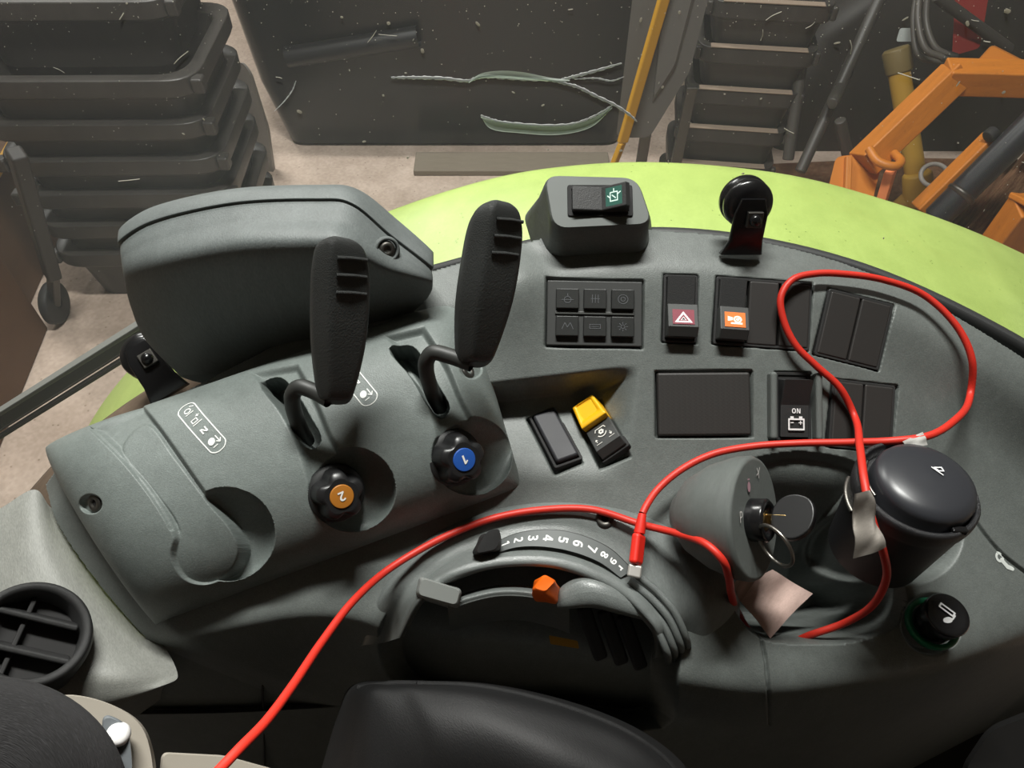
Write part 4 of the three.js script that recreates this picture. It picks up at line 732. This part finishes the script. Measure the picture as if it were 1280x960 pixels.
// ------------------------------------------------------------------ wiper outside the glass
{
  const z0 = -0.53, P = (x, y, dz = 0) => onZ(x, y, z0 + dz), o = P(100, 450), t = thing('window_wiper', 'black wiper arm and blade outside the window', 'wiper', o);
  const q = (x, y, dz) => P(x, y, dz).sub(o);
  part('wiper_arm', bar(q(-60, 552, 0.01), q(205, 386, 0.01), 0.0045, 0.012, 0.001), std(0x6c6e6a, 0.45), t);
  part('blade_rail', bar(q(-60, 565), q(200, 402), 0.016, 0.004, 0.0015), std(0x343733, 0.5), t);
  part('blade_rubber', bar(q(-60, 583, 0.012), q(172, 438, 0.012), 0.004, 0.008, 0.001), std(0x3a3a38, 0.6), t);
  part('spring_strip', bar(q(-60, 576, 0.014), q(168, 432, 0.014), 0.0016, 0.003, 0.0005), M.darkSteel, t, 'scuffed metal strip');
}
// ------------------------------------------------------------------ fender
{
  const zO = -0.74, edge = [[40, 660], [72, 600], [105, 540], [140, 482], [190, 425], [260, 365], [340, 318], [410, 285], [480, 256], [560, 228], [640, 207], [720, 196], [800, 192], [900, 197], [1000, 211], [1100, 238], [1200, 273], [1280, 309], [1400, 372], [1540, 460]].map(([x, y]) => onZ(x, y, zO));
  const ec = spline(edge), o = V(0.2, 1.0, zO), t = thing('rear_fender', 'lime green rear wheel fender outside the cab window', 'fender', o);
  const prof = [[0.36, -0.10], [0.33, -0.030], [0.27, -0.012], [0.18, 0.0], [0.10, 0.003], [0.04, 0.002], [0.010, -0.004], [0.0, -0.022], [-0.002, -0.05], [0.004, -0.09], [0.02, -0.09], [0.03, -0.035], [0.2, -0.03]];
  const rows = []; for (let i = 0; i <= 60; i++) { const p = ec.getPoint(i / 60), tg = ec.getTangent(i / 60), nn = V(-tg.y, tg.x, 0).normalize(); if (nn.y < 0) nn.negate(); rows.push(prof.map(([z, r]) => p.clone().addScaledVector(nn, r).add(V(0, 0, z)).sub(o))); }
  const lime = phys(0xffffff, 0.38, { clearcoat: 0.3, clearcoatRoughness: 0.3, map: rep(noiseTex(512, (a, b, c, d, Rn) => { const s = Rn() < 0.0005 ? -110 : 0, g = 4 * a + 6 * b + 4 * c + 3 * d + s - 14 * Math.max(0, c - 0.6); return [156 + g, 177 + g, 94 + g * 0.8 + 8 * Math.max(0, a)]; }, 8), 0.5) });
  const g = skin(rows, 60, 96); const p = g.attributes.position, u = []; for (let i = 0; i < p.count; i++) u.push(p.getX(i), p.getZ(i) * 1.02 + p.getY(i) * 0.3); g.setAttribute('uv', new THREE.Float32BufferAttribute(u, 2));
  part('fender_skin', g, lime, t);
}
// ------------------------------------------------------------------ front face of the console, seat, armrest
{
  const t = onConsole('console_front_panel', 'dark grey front panel below the console edge beside the seat', 'front panel'), o = L(330, 860, -0.1); t.position.copy(toW(o));
  part('panel_seam', bar(L(326, 790, -0.035).sub(o), L(332, 1000, -0.34).sub(o), 0.0015, 0.004, 0.0006), M.matt, t);
}
{
  const o = W(620, 960, 0.44), t = thing('driver_seat', 'black padded driver seat edge below the console', 'seat', o);
  const P = (x, y, d) => W(x, y, d).sub(o);
  const rows = [
    [P(395, 985, .56), P(420, 900, .55), P(440, 857, .545), P(490, 851, .53), P(520, 851, .53), P(600, 853, .53), P(700, 873, .525), P(790, 907, .52), P(850, 950, .515), P(870, 990, .51)],
    [P(410, 990, .50), P(432, 905, .49), P(448, 860, .485), P(490, 855, .48), P(522, 855, .475), P(600, 859, .47), P(700, 882, .465), P(784, 916, .46), P(838, 957, .46), P(860, 995, .46)],
    [P(430, 1000, .47), P(450, 930, .462), P(470, 885, .46), P(505, 872, .457), P(535, 872, .452), P(605, 880, .445), P(695, 908, .44), P(770, 940, .44), P(818, 972, .44), P(840, 1005, .44)],
    [P(450, 1060, .46), P(470, 1010, .45), P(500, 970, .445), P(530, 950, .44), P(560, 945, .435), P(620, 950, .43), P(690, 970, .425), P(750, 990, .425), P(790, 1010, .425), P(820, 1050, .43)],
    [P(460, 1160, .47), P(480, 1130, .46), P(520, 1100, .455), P(550, 1080, .45), P(580, 1075, .45), P(630, 1080, .445), P(690, 1090, .44), P(740, 1100, .44), P(780, 1120, .44), P(810, 1150, .45)],
  ];
  const vinyl = std(0x0b0b0c, 0.65, { bumpMap: rep(bumpT, 0.12), bumpScale: 0.0001 });
  part('cushion', skin(rows, 90, 60), vinyl, t);
  part('piping', tube(rows[1].slice(4), 0.0022, 60, 8), vinyl, t);
  part('piping', tube(rows[1].slice(2, 5), 0.0022, 30, 8), vinyl, t);
}
{
  const o = W(60, 960, 0.36), t = thing('armrest_controller', 'black foam armrest end on a pale plastic base with a round button', 'armrest', o);
  const P = (x, y, d) => W(x, y, d).sub(o);
  // foam: a thick rounded roll
  const foam = []; for (const [f, dd] of [[1, 0.0], [0.97, -0.014], [0.86, -0.026], [0.66, -0.034], [0.4, -0.038], [0.15, -0.039]]) foam.push(Array.from({ length: 36 }, (_, i) => { const a = i / 36 * Math.PI * 2; return P(-10 + 172 * f * Math.cos(a), 1000 + 155 * f * Math.sin(a), 0.35 + dd); }));
  foam.unshift(Array.from({ length: 36 }, (_, i) => { const a = i / 36 * Math.PI * 2; return P(-8 + 165 * Math.cos(a), 1002 + 150 * Math.sin(a), 0.42); }));
  part('foam_pad', skin(foam, 72, 40, { closed: true, cap: 'both' }), std(0x1d1d1e, 0.9, { bumpMap: rep(bumpT, 0.12), bumpScale: 0.0012 }), t);
  const beige = std(0xb9b2a6, 0.5, { map: rep(grainT, 0.1) });
  const B0 = ring([P(60, 868, .40), P(120, 872, .40), P(180, 900, .40), P(196, 950, .40), P(196, 1050, .40), P(20, 1050, .40)], 0.012), B1 = ring([P(62, 866, .385), P(120, 871, .385), P(178, 899, .385), P(193, 950, .385), P(193, 1050, .385), P(20, 1050, .385)], 0.012), B2 = inset(B1, 0.97, 0.004, ray(120, 940).negate());
  part('plastic_base', loft([B0, B1, B2]), beige, t, 'pale beige plastic base');
  const C0 = ring([P(128, 890, .376), P(160, 905, .376), P(166, 950, .376), P(164, 1010, .376), P(128, 1010, .376)], 0.006);
  part('button_plate', loft([C0, inset(C0, 1, 0.005, ray(150, 940).negate()), inset(C0, 0.94, 0.0065, ray(150, 940).negate())]), std(0x6a6f72, 0.4), t, 'grey button plate');
  const bt = lathe([[0, 0.006], [0.003, 0.006], [0.005, 0.0045], [0.0056, 0.002], [0.0056, 0]], 32); bt.applyQuaternion(new THREE.Quaternion().setFromUnitVectors(V(0, 1, 0), ray(148, 917).negate().normalize())); const bp = P(148, 918, .371); bt.translate(bp.x, bp.y, bp.z); part('round_button', bt, M.white, t, 'pale round button');
  const strip = loft([ring([P(202, 940, .42), P(280, 944, .42), P(345, 962, .42), P(345, 1000, .42), P(196, 1000, .42)], 0.004), ring([P(204, 942, .415), P(280, 946, .415), P(343, 963, .415), P(343, 1000, .415), P(198, 1000, .415)], 0.004)]); part('base_ledge', strip, beige, t, 'pale beige ledge');
}
{
  const o = W(1250, 960, 0.5), t = thing('seat_side_trim', 'dark grey trim edge at the seat base under the console', 'trim', o), P = (x, y, d) => W(x, y, d).sub(o);
  part('trim_shell', loft([ring([P(1200, 960, .56), P(1235, 908, .55), P(1330, 870, .55), P(1340, 1010, .55), P(1210, 1010, .56)], 0.01), ring([P(1206, 962, .54), P(1238, 913, .53), P(1330, 880, .53), P(1340, 1010, .53), P(1215, 1010, .54)], 0.01)]), std(0x1c1c1c, 0.5), t);
}

// ------------------------------------------------------------------ crack and dust on the pane
{
  const G = (x, y) => { const p = glassAt(x, y); return p; };
  const crackM = phys(0xfcfdfd, 0.8, { transmission: 0.2, thickness: 0 }), lensM = phys(0xb4c0b4, 0.6, { transmission: 0.85, thickness: 0 });
  function crack(P, w0, w1, label) {
    w0 *= 1.5; w1 *= 1.5; const pts = P.map(([x, y]) => G(x, y)), c = spline(pts), n = Math.max(16, P.length * 8), rings = [];
    for (let i = 0; i <= n; i++) { const s = i / n, p = c.getPoint(s), t = c.getTangent(s), r = lerp(w0, w1, s) * (0.75 + 0.35 * Math.sin(i * 2.3) * Math.sin(i * 0.9)) * Math.sin(Math.PI * clamp(s * 0.94 + 0.03, 0, 1)) ** 0.35, b = V(0, 0, 1).cross(t).normalize(), f = t.clone().cross(b); rings.push(Array.from({ length: 8 }, (_, k) => p.clone().addScaledVector(b, r * Math.cos(k * Math.PI / 4)).addScaledVector(f, 0.35 * r * Math.sin(k * Math.PI / 4)))); }
    part('crack', loft(rings), crackM, win, label);
  }
  crack([[489, 97], [520, 97], [555, 98], [582, 101], [590, 100]], 0.0011, 0.0009, 'white straight crack');
  crack([[585, 102], [600, 96], [630, 97], [660, 99], [690, 100], [705, 101]], 0.0012, 0.0008);
  crack([[696, 101], [720, 95], [750, 87], [777, 79]], 0.0010, 0.0008);
  crack([[690, 101], [720, 108], [745, 120], [770, 132], [790, 146], [796, 152]], 0.0011, 0.0007);
  crack([[601, 144], [620, 151], [650, 155], [690, 157], [720, 154], [745, 144], [765, 132]], 0.0010, 0.0008);
  crack([[718, 99], [745, 98], [765, 101], [780, 96]], 0.0006, 0.0004);
  crack([[370, 101], [366, 112], [356, 126], [343, 139]], 0.00035, 0.00025);
  function lens(A, B) { const n = 24, a = spline(A.map(([x, y]) => G(x, y))), b = spline(B.map(([x, y]) => G(x, y))), rows = [0, 0.5, 1].map((k) => Array.from({ length: n + 1 }, (_, i) => a.getPoint(i / n).lerp(b.getPoint(i / n), k).add(V(0, 0, k === 0.5 ? 0.002 : 0.0004)))); part('chipped_lens', skin(rows, n, 6), lensM, win, 'grey-green splintered glass sliver'); }
  lens([[586, 102], [600, 92], [625, 88], [655, 90], [690, 97], [712, 99]], [[586, 102], [600, 98], [625, 97], [655, 99], [690, 101], [712, 100]]);
  lens([[601, 145], [620, 151], [655, 155], [700, 157], [735, 150], [765, 133]], [[601, 145], [612, 160], [650, 166], [700, 168], [740, 158], [765, 134]]);
  // dried specks: too many to count
  const R = rng(99), gs = [];
  for (let i = 0; i < 520; i++) {
    const x = R() * 1280, y = R() * R() * 420; const p = G(x, y), big = R() < 0.07, s = (big ? 0.0006 : 0.00022) * (0.6 + R()); if (!p || p.y < 1.76) continue;
    const g = new THREE.IcosahedronGeometry(1, 0); g.scale(s * (big ? 1 + 2 * R() : 1), s * (big ? 0.5 + R() : 1), 0.0002); g.rotateZ(R() * 6); g.translate(p.x, p.y, p.z); gs.push(g);
  }
  for (let i = 0; i < 16; i++) { const x = (R() < 0.5 ? 900 + 380 * R() : 60 + 460 * R()), y = 20 + 260 * R() * R(), l = 8 + 22 * R(), a = R() * 6, k = 6 * (R() - 0.5); const P = [[x, y], [x + l * 0.5 * Math.cos(a) + k, y + l * 0.5 * Math.sin(a)], [x + l * Math.cos(a), y + l * Math.sin(a)]].map(([p, q]) => G(p, clamp(q, 2, 290))); const g = new THREE.TubeGeometry(spline(P), 10, 0.00014 + 0.00014 * R(), 5, false); gs.push(g.toNonIndexed()); }
  const gg = mergeGeometries(gs.map((g) => { const n = g.index ? g.toNonIndexed() : g; n.deleteAttribute('uv'); return n; }));
  const d = part('dried_specks', gg, phys(0xd8d3c8, 0.9, { transmission: 0.5, thickness: 0 }), win); d.userData.kind = 'stuff';
}

// ------------------------------------------------------------------ out in the workshop: black tubs
const tubM = phys(0x403e3c, 0.42, { map: rep(noiseTex(256, (a, b, c, d) => { const g = 215 + 16 * a + 14 * b + 10 * c + 10 * d; return [g, g - 4, g - 9]; }, 31), 0.6) });
const dustM = std(0x9a8878, 0.9, { map: rep(grainT, 0.2) });
function tub(label, w, d, h, pos, yaw, group, opt = {}) {
  const t = thing('plastic_tub', label, 'tub', pos, group); t.rotation.y = yaw;
  const rr = (sx, sz, y, r) => ring([V(-sx, y, sz), V(sx, y, sz), V(sx, y, -sz), V(-sx, y, -sz)], r, 6), W2 = w / 2, D2 = d / 2, k = Math.min(w, d), r = k * 0.2;
  const shell = loft([rr(W2 * .80, D2 * .76, 0.002, r * .8), rr(W2 * .82, D2 * .78, 0.0, r * .8), rr(W2 * .90, D2 * .88, h - 0.07, r), rr(W2 * .985, D2 * .98, h - 0.065, r), rr(W2, D2, h - 0.055, r), rr(W2, D2, h - 0.006, r), rr(W2 * .99, D2 * .985, h, r), rr(W2 * .885, D2 * .84, h - 0.003, r * .9), rr(W2 * .87, D2 * .82, h - 0.016, r * .9), rr(W2 * .78, D2 * .74, 0.02, r * .75)]);
  part('tub_shell', shell, tubM, t);
  part('grip_notch', rbox(w * 0.16, 0.03, d * 0.045, 0.006, -w * 0.02, h - 0.017, D2 * 0.945), tubM, t);
  if (opt.dust) part('dusty_rim', rbox(w * 0.80, 0.006, d * 0.09, 0.003, 0, h + 0.001, D2 * 0.93), dustM, t, 'tan dust on the rim');
  for (const s of [-1, 1]) part('corner_lug', rbox(w * 0.05, 0.05, d * 0.08, 0.008, s * W2 * 0.985, h - 0.032, D2 * 0.86), tubM, t);
  return t;
}
for (let i = 0; i < 6; i++) tub(i === 5 ? 'open black tub just under the topmost one of the tall stack' : ['black plastic tub at the foot of the tall stack', 'black plastic tub second from the floor in the tall stack', 'black plastic tub third from the floor in the tall stack', 'black plastic tub fourth from the floor in the tall stack', 'black plastic tub fifth from the floor in the tall stack'][i], 0.78, 0.56, i === 5 ? 0.30 : 0.26, V(-1.40 + [0, .006, -.004, .004, -.002, .008][i], [0, .16, .32, .48, .64, .64 + .13][i] * 0.86, -2.56), 0.03 - i * 0.004, 'tall stack of black tubs');
tub('topmost black tub of the tall stack, empty with a pale rim', 0.74, 0.54, 0.24, V(-1.44, 0.90, -2.70), 0.015, 'tall stack of black tubs');
{
  const c = onZ(935, 110, -2.75);
  for (let i = 0; i < 6; i++) tub(['lowest dusty black crate in the stack by the grey panel', 'dusty black crate second from the floor by the grey panel', 'dusty black crate third from the floor by the grey panel', 'dusty black crate fourth from the floor by the grey panel', 'dusty black crate second from the top by the grey panel', 'topmost dusty black crate by the grey panel'][i], 0.44, 0.34, 0.17, V(c.x - 0.02 + i * 0.012, i * 0.165, -2.92), -0.12, 'stack of dusty black crates', { dust: true });
}
// big black bin
{
  const t = thing('large_black_bin', 'large glossy black plastic bin on the pale floor', 'bin', V(-0.29, 0, -3.95)), rr = (sx, sz, y, r) => ring([V(-sx, y, sz), V(sx, y, sz), V(sx, y, -sz), V(-sx, y, -sz)], r, 6);
  part('bin_shell', loft([rr(.80, .5, 0.0, .09), rr(.84, .54, 0.02, .1), rr(.90, .58, 0.35, .1), rr(.93, .60, 0.75, .1), rr(.97, .64, 1.0, .1), rr(1.0, .67, 1.02, .1), rr(1.0, .67, 1.08, .1), rr(.92, .59, 1.08, .1), rr(.85, .52, 0.1, .1)]), phys(0x141517, 0.28, {}), t);
  part('pressed_ridge', tube([V(-0.72, 0.50, 0.605), V(-0.45, 0.545, 0.612), V(-0.12, 0.60, 0.618)], 0.045, 30, 18), phys(0x1a1b1d, 0.42, {}), t);
  const f = thing('grey_flap', 'bent grey plastic sheet leaning at the side of the black bin', 'sheet', onY(330, 228, 0));
  const b = onY(330, 228, 0), q = (x, y, D) => W(x, y, D).sub(b);
  part('sheet', loft([ring([q(286, 128, 3.42), q(300, 75, 3.20), q(312, 90, 3.22), q(334, 160, 3.5), q(344, 232, 3.82), q(318, 226, 3.80)], 0.03), ring([q(289, 128, 3.46), q(303, 75, 3.24), q(315, 90, 3.26), q(337, 160, 3.54), q(347, 232, 3.86), q(321, 226, 3.84)], 0.03)]), std(0x84807b, 0.5), f);
  const bd = onY(640, 208, 0), bt = thing('floor_board', 'flat grey board lying on the floor before the black bin', 'board', bd); part('board', rbox(0.95, 0.03, 0.16, 0.006, 0, 0.016, 0), std(0x8d8273, 0.8, { map: rep(grainT, 0.3) }), bt);
}
// grey panel with yellow pole beside the crates
{
  const b = onZ(830, 120, -2.62), t = thing('leaning_board', 'upright dark grey ribbed panel between bin and crates', 'panel', V(b.x, 0, b.z)), q = (x, y, dz = 0) => onZ(x, y, -2.62 + dz).sub(t.position);
  part('panel_board', loft([ring([q(795, -40), q(895, -40), q(862, 90), q(812, 172), q(770, 172)], 0.03), ring([q(795, -40, -.03), q(895, -40, -.03), q(862, 90, -.03), q(812, 172, -.03), q(770, 172, -.03)], 0.03)]), std(0x5c5a57, 0.6), t);
  part('raised_rib', loft([ring([q(832, -30, .004), q(876, -30, .004), q(845, 85, .004), q(815, 130, .004)], 0.02), ring([q(835, -30, .016), q(872, -30, .016), q(843, 82, .016), q(817, 122, .016)], 0.02)]), std(0x615f5c, 0.6), t);
  for (const x of [-0.04, 0.1]) part('panel_leg', bar(V(x, 0, -0.06), V(x, 0.75, -0.02), 0.04, 0.03), M.darkSteel, t);
  const y = thing('yellow_pole', 'thin yellow pole leaning against the grey panel', 'pole', V(b.x - 0.1, 0, b.z + 0.05)), p = (a, c, dz) => onZ(a, c, -2.62 + dz).sub(y.position);
  const a0 = p(838, -30, .04), a1 = p(778, 178, .06); part('pole', bar(a0, a1.clone().addScaledVector(a1.clone().sub(a0), 0.0), 0.042, 0.02, 0.006), std(0xc08f1e, 0.5), y); part('pole_foot', bar(a1, V(a1.x - 0.16, 0, a1.z + 0.08), 0.04, 0.02, 0.006), std(0xc08f1e, 0.5), y);
}
// ------------------------------------------------------------------ orange implement on the right
const orangeM = std(0xd07d26, 0.5, { map: rep(noiseTex(256, (a, b, c, d) => { const g = 232 + 10 * a + 8 * b + 6 * c + 6 * d, r = 40 * Math.max(0, b - 0.45); return [g - r, g - r, g - r]; }, 41), 0.5) });
const rustM = std(0xffffff, 0.9, { map: rep(noiseTex(256, (a, b, c, d) => { const g = 16 * a + 16 * b + 12 * c + 10 * d; return [104 + g, 72 + g, 48 + g]; }, 43), 0.5) });
{
  const b = V(1.5, 0, -1.95), t = thing('orange_implement_frame', 'orange square-tube implement frame bent over at the top', 'frame', b), q = (x, y, D) => W(x, y, D).sub(b), D = 2.55;
  part('frame_beam', bar(q(1078, 205, D + .02), q(1196, 92, D - .02), 0.088, 0.088, 0.006), orangeM, t);
  part('frame_beam', bar(q(1180, 96, D - .02), q(1330, 100, D - .05), 0.088, 0.088, 0.006), orangeM, t);
  part('gusset_plate', loft([ring([q(1214, 84, D), q(1240, 55, D), q(1285, 78, D), q(1290, 94, D)], 0.02), ring([q(1214, 86, D - .03), q(1240, 57, D - .03), q(1285, 80, D - .03), q(1290, 96, D - .03)], 0.02)]), orangeM, t);
  part('hook_plate', loft([ring([q(1045, 196, D + .08), q(1092, 190, D + .08), q(1102, 205, D + .08), q(1088, 262, D + .08), q(1034, 240, D + .08)], 0.02), ring([q(1045, 196, D + .03), q(1092, 190, D + .03), q(1102, 205, D + .03), q(1088, 262, D + .03), q(1034, 240, D + .03)], 0.02)]), orangeM, t);
  part('plate_rib', bar(q(1060, 196, D + .02), q(1058, 250, D + .02), 0.02, 0.03), orangeM, t);
  part('tow_loop', tube([q(1086, 186, D - .06), q(1098, 202, D - .08), q(1118, 208, D - .09), q(1126, 202, D - .07), q(1118, 192, D - .02)], 0.014, 30, 10), orangeM, t);
  part('lower_strut', bar(q(1114, 212, D - .03), q(1095, 275, D + .1), 0.06, 0.03, 0.004), std(0xe88a55, 0.5), t);
  part('ground_leg', bar(q(1040, 240, D + .06), V(q(1040, 240, D).x, 0, q(1040, 240, D).z), 0.08, 0.06), orangeM, t);
  const t2 = thing('drive_shaft', 'yellow guarded drive shaft behind the orange frame', 'shaft', W(1148, 245, 3.15).setY(0)), p = (x, y, d) => W(x, y, d).sub(t2.position);
  part('shaft_tube', rod(p(1123, 85, 2.95), p(1148, 240, 3.15), 0.04, 0.04, 28), std(0xa8822a, 0.6), t2);
  part('shaft_sleeve', rod(p(1120, 60, 2.93), p(1125, 92, 2.96), 0.052, 0.05, 28), std(0x6a5a33, 0.6), t2);
  part('shaft_guard', rod(p(1146, 215, 3.10), p(1150, 255, 3.16), 0.056, 0.062, 28), std(0xa8822a, 0.6), t2);
  const cone = rod(p(1148, 245, 3.15), V(0, 0.0, 0), 0.06, 0.16, 28); part('shaft_cone', cone, std(0x94702a, 0.6), t2);
  const t3 = thing('hydraulic_ram', 'dark hydraulic cylinder with orange arm sloping behind the fender', 'hydraulic ram', W(1168, 275, 2.6).setY(0)), r = (x, y, d) => W(x, y, d).sub(t3.position);
  part('ram_barrel', rod(r(1168, 275, 2.6), r(1300, 145, 2.4), 0.045, 0.045, 28), std(0x25262a, 0.35), t3);
  part('ram_collar', rod(r(1197, 247, 2.55), r(1206, 238, 2.54), 0.05, 0.05, 28), M.darkSteel, t3);
  part('orange_arm', bar(r(1148, 262, 2.66), r(1240, 172, 2.52), 0.045, 0.06, 0.006), orangeM, t3, 'orange arm');
  part('arm_pin', rod(r(1234, 172, 2.48), r(1244, 164, 2.48), 0.022, 0.022), M.matt, t3);
  part('ram_foot', bar(r(1168, 275, 2.6), V(0, 0, 0), 0.08, 0.08, 0.01), M.rubber, t3);
  const t4 = thing('dark_implement_body', 'dark oily machine body behind the orange frame', 'machine', V(1.85, 0, -3.72)), s = (x, y, d) => W(x, y, d).sub(t4.position);
  part('machine_casing', loft([ring([V(-.55, 0, .35), V(.9, 0, .35), V(.9, 0, -.4), V(-.55, 0, -.4)], 0.1), ring([V(-.5, .55, .32), V(.9, .6, .32), V(.9, .6, -.4), V(-.5, .55, -.4)], 0.1), ring([V(-.2, .75, .2), V(.9, .8, .2), V(.9, .8, -.4), V(-.2, .75, -.4)], 0.1)]), std(0x2b2622, 0.6, { map: rep(grainT, 0.3) }), t4);
  for (const [x0, y0, x1, y1] of [[1108, -20, 1000, 215], [1050, 150, 1062, 205], [1170, -5, 1262, 62], [1005, 60, 985, 200], [1040, 130, 1060, 90]]) part('frame_rod', rod(s(x0, y0, 2.9), s(x1, y1, 3.05), 0.022, 0.022, 14), std(0x3b3834, 0.5), t4);
  part('red_panel', loft([ring([s(1195, -30, 3.0), s(1240, -30, 3.0), s(1225, 60, 3.05), s(1190, 70, 3.05)], 0.02), ring([s(1195, -30, 3.04), s(1240, -30, 3.04), s(1225, 60, 3.09), s(1190, 70, 3.09)], 0.02)]), std(0x7a1d18, 0.5), t4, 'dark red panel');
  part('pale_tank', loft([ring([s(1120, 52, 2.98), s(1144, 52, 2.98), s(1146, 35, 2.96), s(1125, 35, 2.96)], 0.01), ring([s(1120, 52, 3.05), s(1144, 52, 3.05), s(1146, 35, 3.03), s(1125, 35, 3.03)], 0.01)]), std(0xaab0ae, 0.5), t4, 'pale plastic tank');
  const hs = [[[1150, -20], [1148, 30], [1158, 62], [1178, 72]], [[1160, -20], [1158, 30], [1170, 60], [1184, 68]], [[1148, -20], [1142, 30], [1150, 70], [1182, 78]]];
  hs.forEach((h, i) => { const k = thing('hydraulic_hose', ['outer grey hydraulic hose of the bunch above the orange frame', 'middle grey hydraulic hose of the bunch above the orange frame', 'innermost grey hydraulic hose, ending lowest above the orange frame'][i === 0 ? 1 : i === 1 ? 2 : 0].replace('innermost grey hydraulic hose, ending lowest', 'innermost grey hydraulic hose, beside the red panel,'), 'hose', W(1150, 40, 2.8), 'hanging hydraulic hoses'); part('hose', tube(h.map(([x, y], j) => W(x, y, 2.78 + i * 0.03).sub(k.position)), 0.011, 40, 10), std(0x4a4641, 0.5), k); part('hose_end', rod(W(h[3][0], h[3][1], 2.78 + i * .03).sub(k.position), W(h[3][0] + 12, h[3][1] + 4, 2.78 + i * .03).sub(k.position), 0.014), M.darkSteel, k); });
  const lp = thing('wire_loop', 'grey wire loop hanging beside the drive shaft', 'wire', onY(1165, 215, 0.25)); part('loop', tube(Array.from({ length: 14 }, (_, i) => { const a = i / 13 * 6.0 + 0.6; return W(1168 + 17 * Math.cos(a), 219 + 14 * Math.sin(a), 2.75).sub(lp.position); }), 0.008, 60, 8), std(0x8a8680, 0.5), lp);
}
// rusty boards on the floor at the right, pale patch, orange foot
{
  const o = W(1250, 245, 2.85).setY(0), t = thing('rusty_trailer_deck', 'rust brown slatted deck behind the lime fender and the dark ram', 'deck', o), q = (x, y, D) => W(x, y, D).sub(o);
  for (let i = 0; i < 6; i++) part('plank', bar(q(1150 + 34 * i, 330 + 4 * i, 2.7), q(1262 + 34 * i, 190 + 4 * i, 2.95), 0.088, 0.03, 0.006), rustM, t);
  for (const D of [2.78, 2.9]) part('cross_beam', bar(q(D < 2.8 ? 1185 : 1250, D < 2.8 ? 305 : 222, D + 0.06), q(D < 2.8 ? 1370 : 1430, D < 2.8 ? 320 : 235, D + 0.06), 0.05, 0.05, 0.005), rustM, t);
  for (const [x, y] of [[1262, 300], [1340, 225]]) { const p = q(x, y, 2.9); part('deck_leg', bar(V(p.x, 0, p.z), p, 0.06, 0.06, 0.005), rustM, t); }
  const g = thing('rusty_ground_plate', 'flat rust brown plate under the orange frame', 'plate', V(1.72, 0, -2.85)); part('plate', plate([[-0.62, -0.5], [-0.5, 0.12], [-0.58, 0.36], [0.2, 0.42], [0.9, 0.4], [0.9, -0.5]], 0.02, 0.004).rotateX(-Math.PI / 2).translate(0, 0.004, 0), rustM, g);
}
{
  const b = onY(1290, 300, 0.5), t = thing('orange_beam', 'orange beam end rising behind the fender edge', 'beam', V(b.x, 0, b.z)); part('beam', bar(V(-0.12, 0, 0), W(1300, 255, 2.35).sub(t.position), 0.14, 0.10, 0.006), orangeM, t); part('beam_cap', bar(W(1300, 258, 2.35).sub(t.position), W(1304, 250, 2.34).sub(t.position), 0.15, 0.11, 0.006), orangeM, t);
}
// wooden boards with yellow edges at far left, and a hanging strap
for (let i = 0; i < 2; i++) {
  const o = onY(i ? 8 : -14, i ? 372 : 300, 0.45), t = thing('yellow_edged_board', i ? 'brown board with yellow edge near the wiper tip' : 'brown board with yellow edge beside the tall tub stack', 'board', V(o.x - (i ? 0.15 : 0.15), 0, o.z - (i ? -0.05 : 0.42))); t.rotation.y = 0.1;
  part('board_face', rbox(0.3, 0.46, 0.7, 0.01, -0.15, 0.23, 0), std(0x5f4026, 0.7, { map: rep(grainT, 0.3) }), t);
  part('yellow_edge', rbox(0.03, 0.47, 0.03, 0.006, 0.01, 0.235, 0.345), std(0xb98a2e, 0.6), t, 'yellow painted edge');
  part('yellow_edge', rbox(0.03, 0.03, 0.7, 0.006, 0.01, 0.46, 0), std(0xb98a2e, 0.6), t, 'yellow painted edge');
}
{
  const t = thing('castor_leg', 'dark castor leg standing beside the tall tub stack', 'leg', onY(80, 398, 0)), q = (x, y, d) => W(x, y, d).sub(t.position);
  part('leg_tube', bar(q(20, 190, 2.35), q(66, 345, 2.85), 0.06, 0.05, 0.01), std(0x25221f, 0.6), t);
  const wh = lathe([[0.02, -0.02], [0.075, -0.02], [0.085, -0.012], [0.085, 0.012], [0.075, 0.02], [0.02, 0.02]], 32); wh.rotateZ(Math.PI / 2); wh.translate(0, 0.086, 0); part('castor_wheel', wh, M.rubber, t);
  part('castor_fork', bar(q(66, 340, 2.85), V(0, 0.086, 0), 0.05, 0.03, 0.008), M.darkSteel, t);
}
renderer.render(scene, camera);
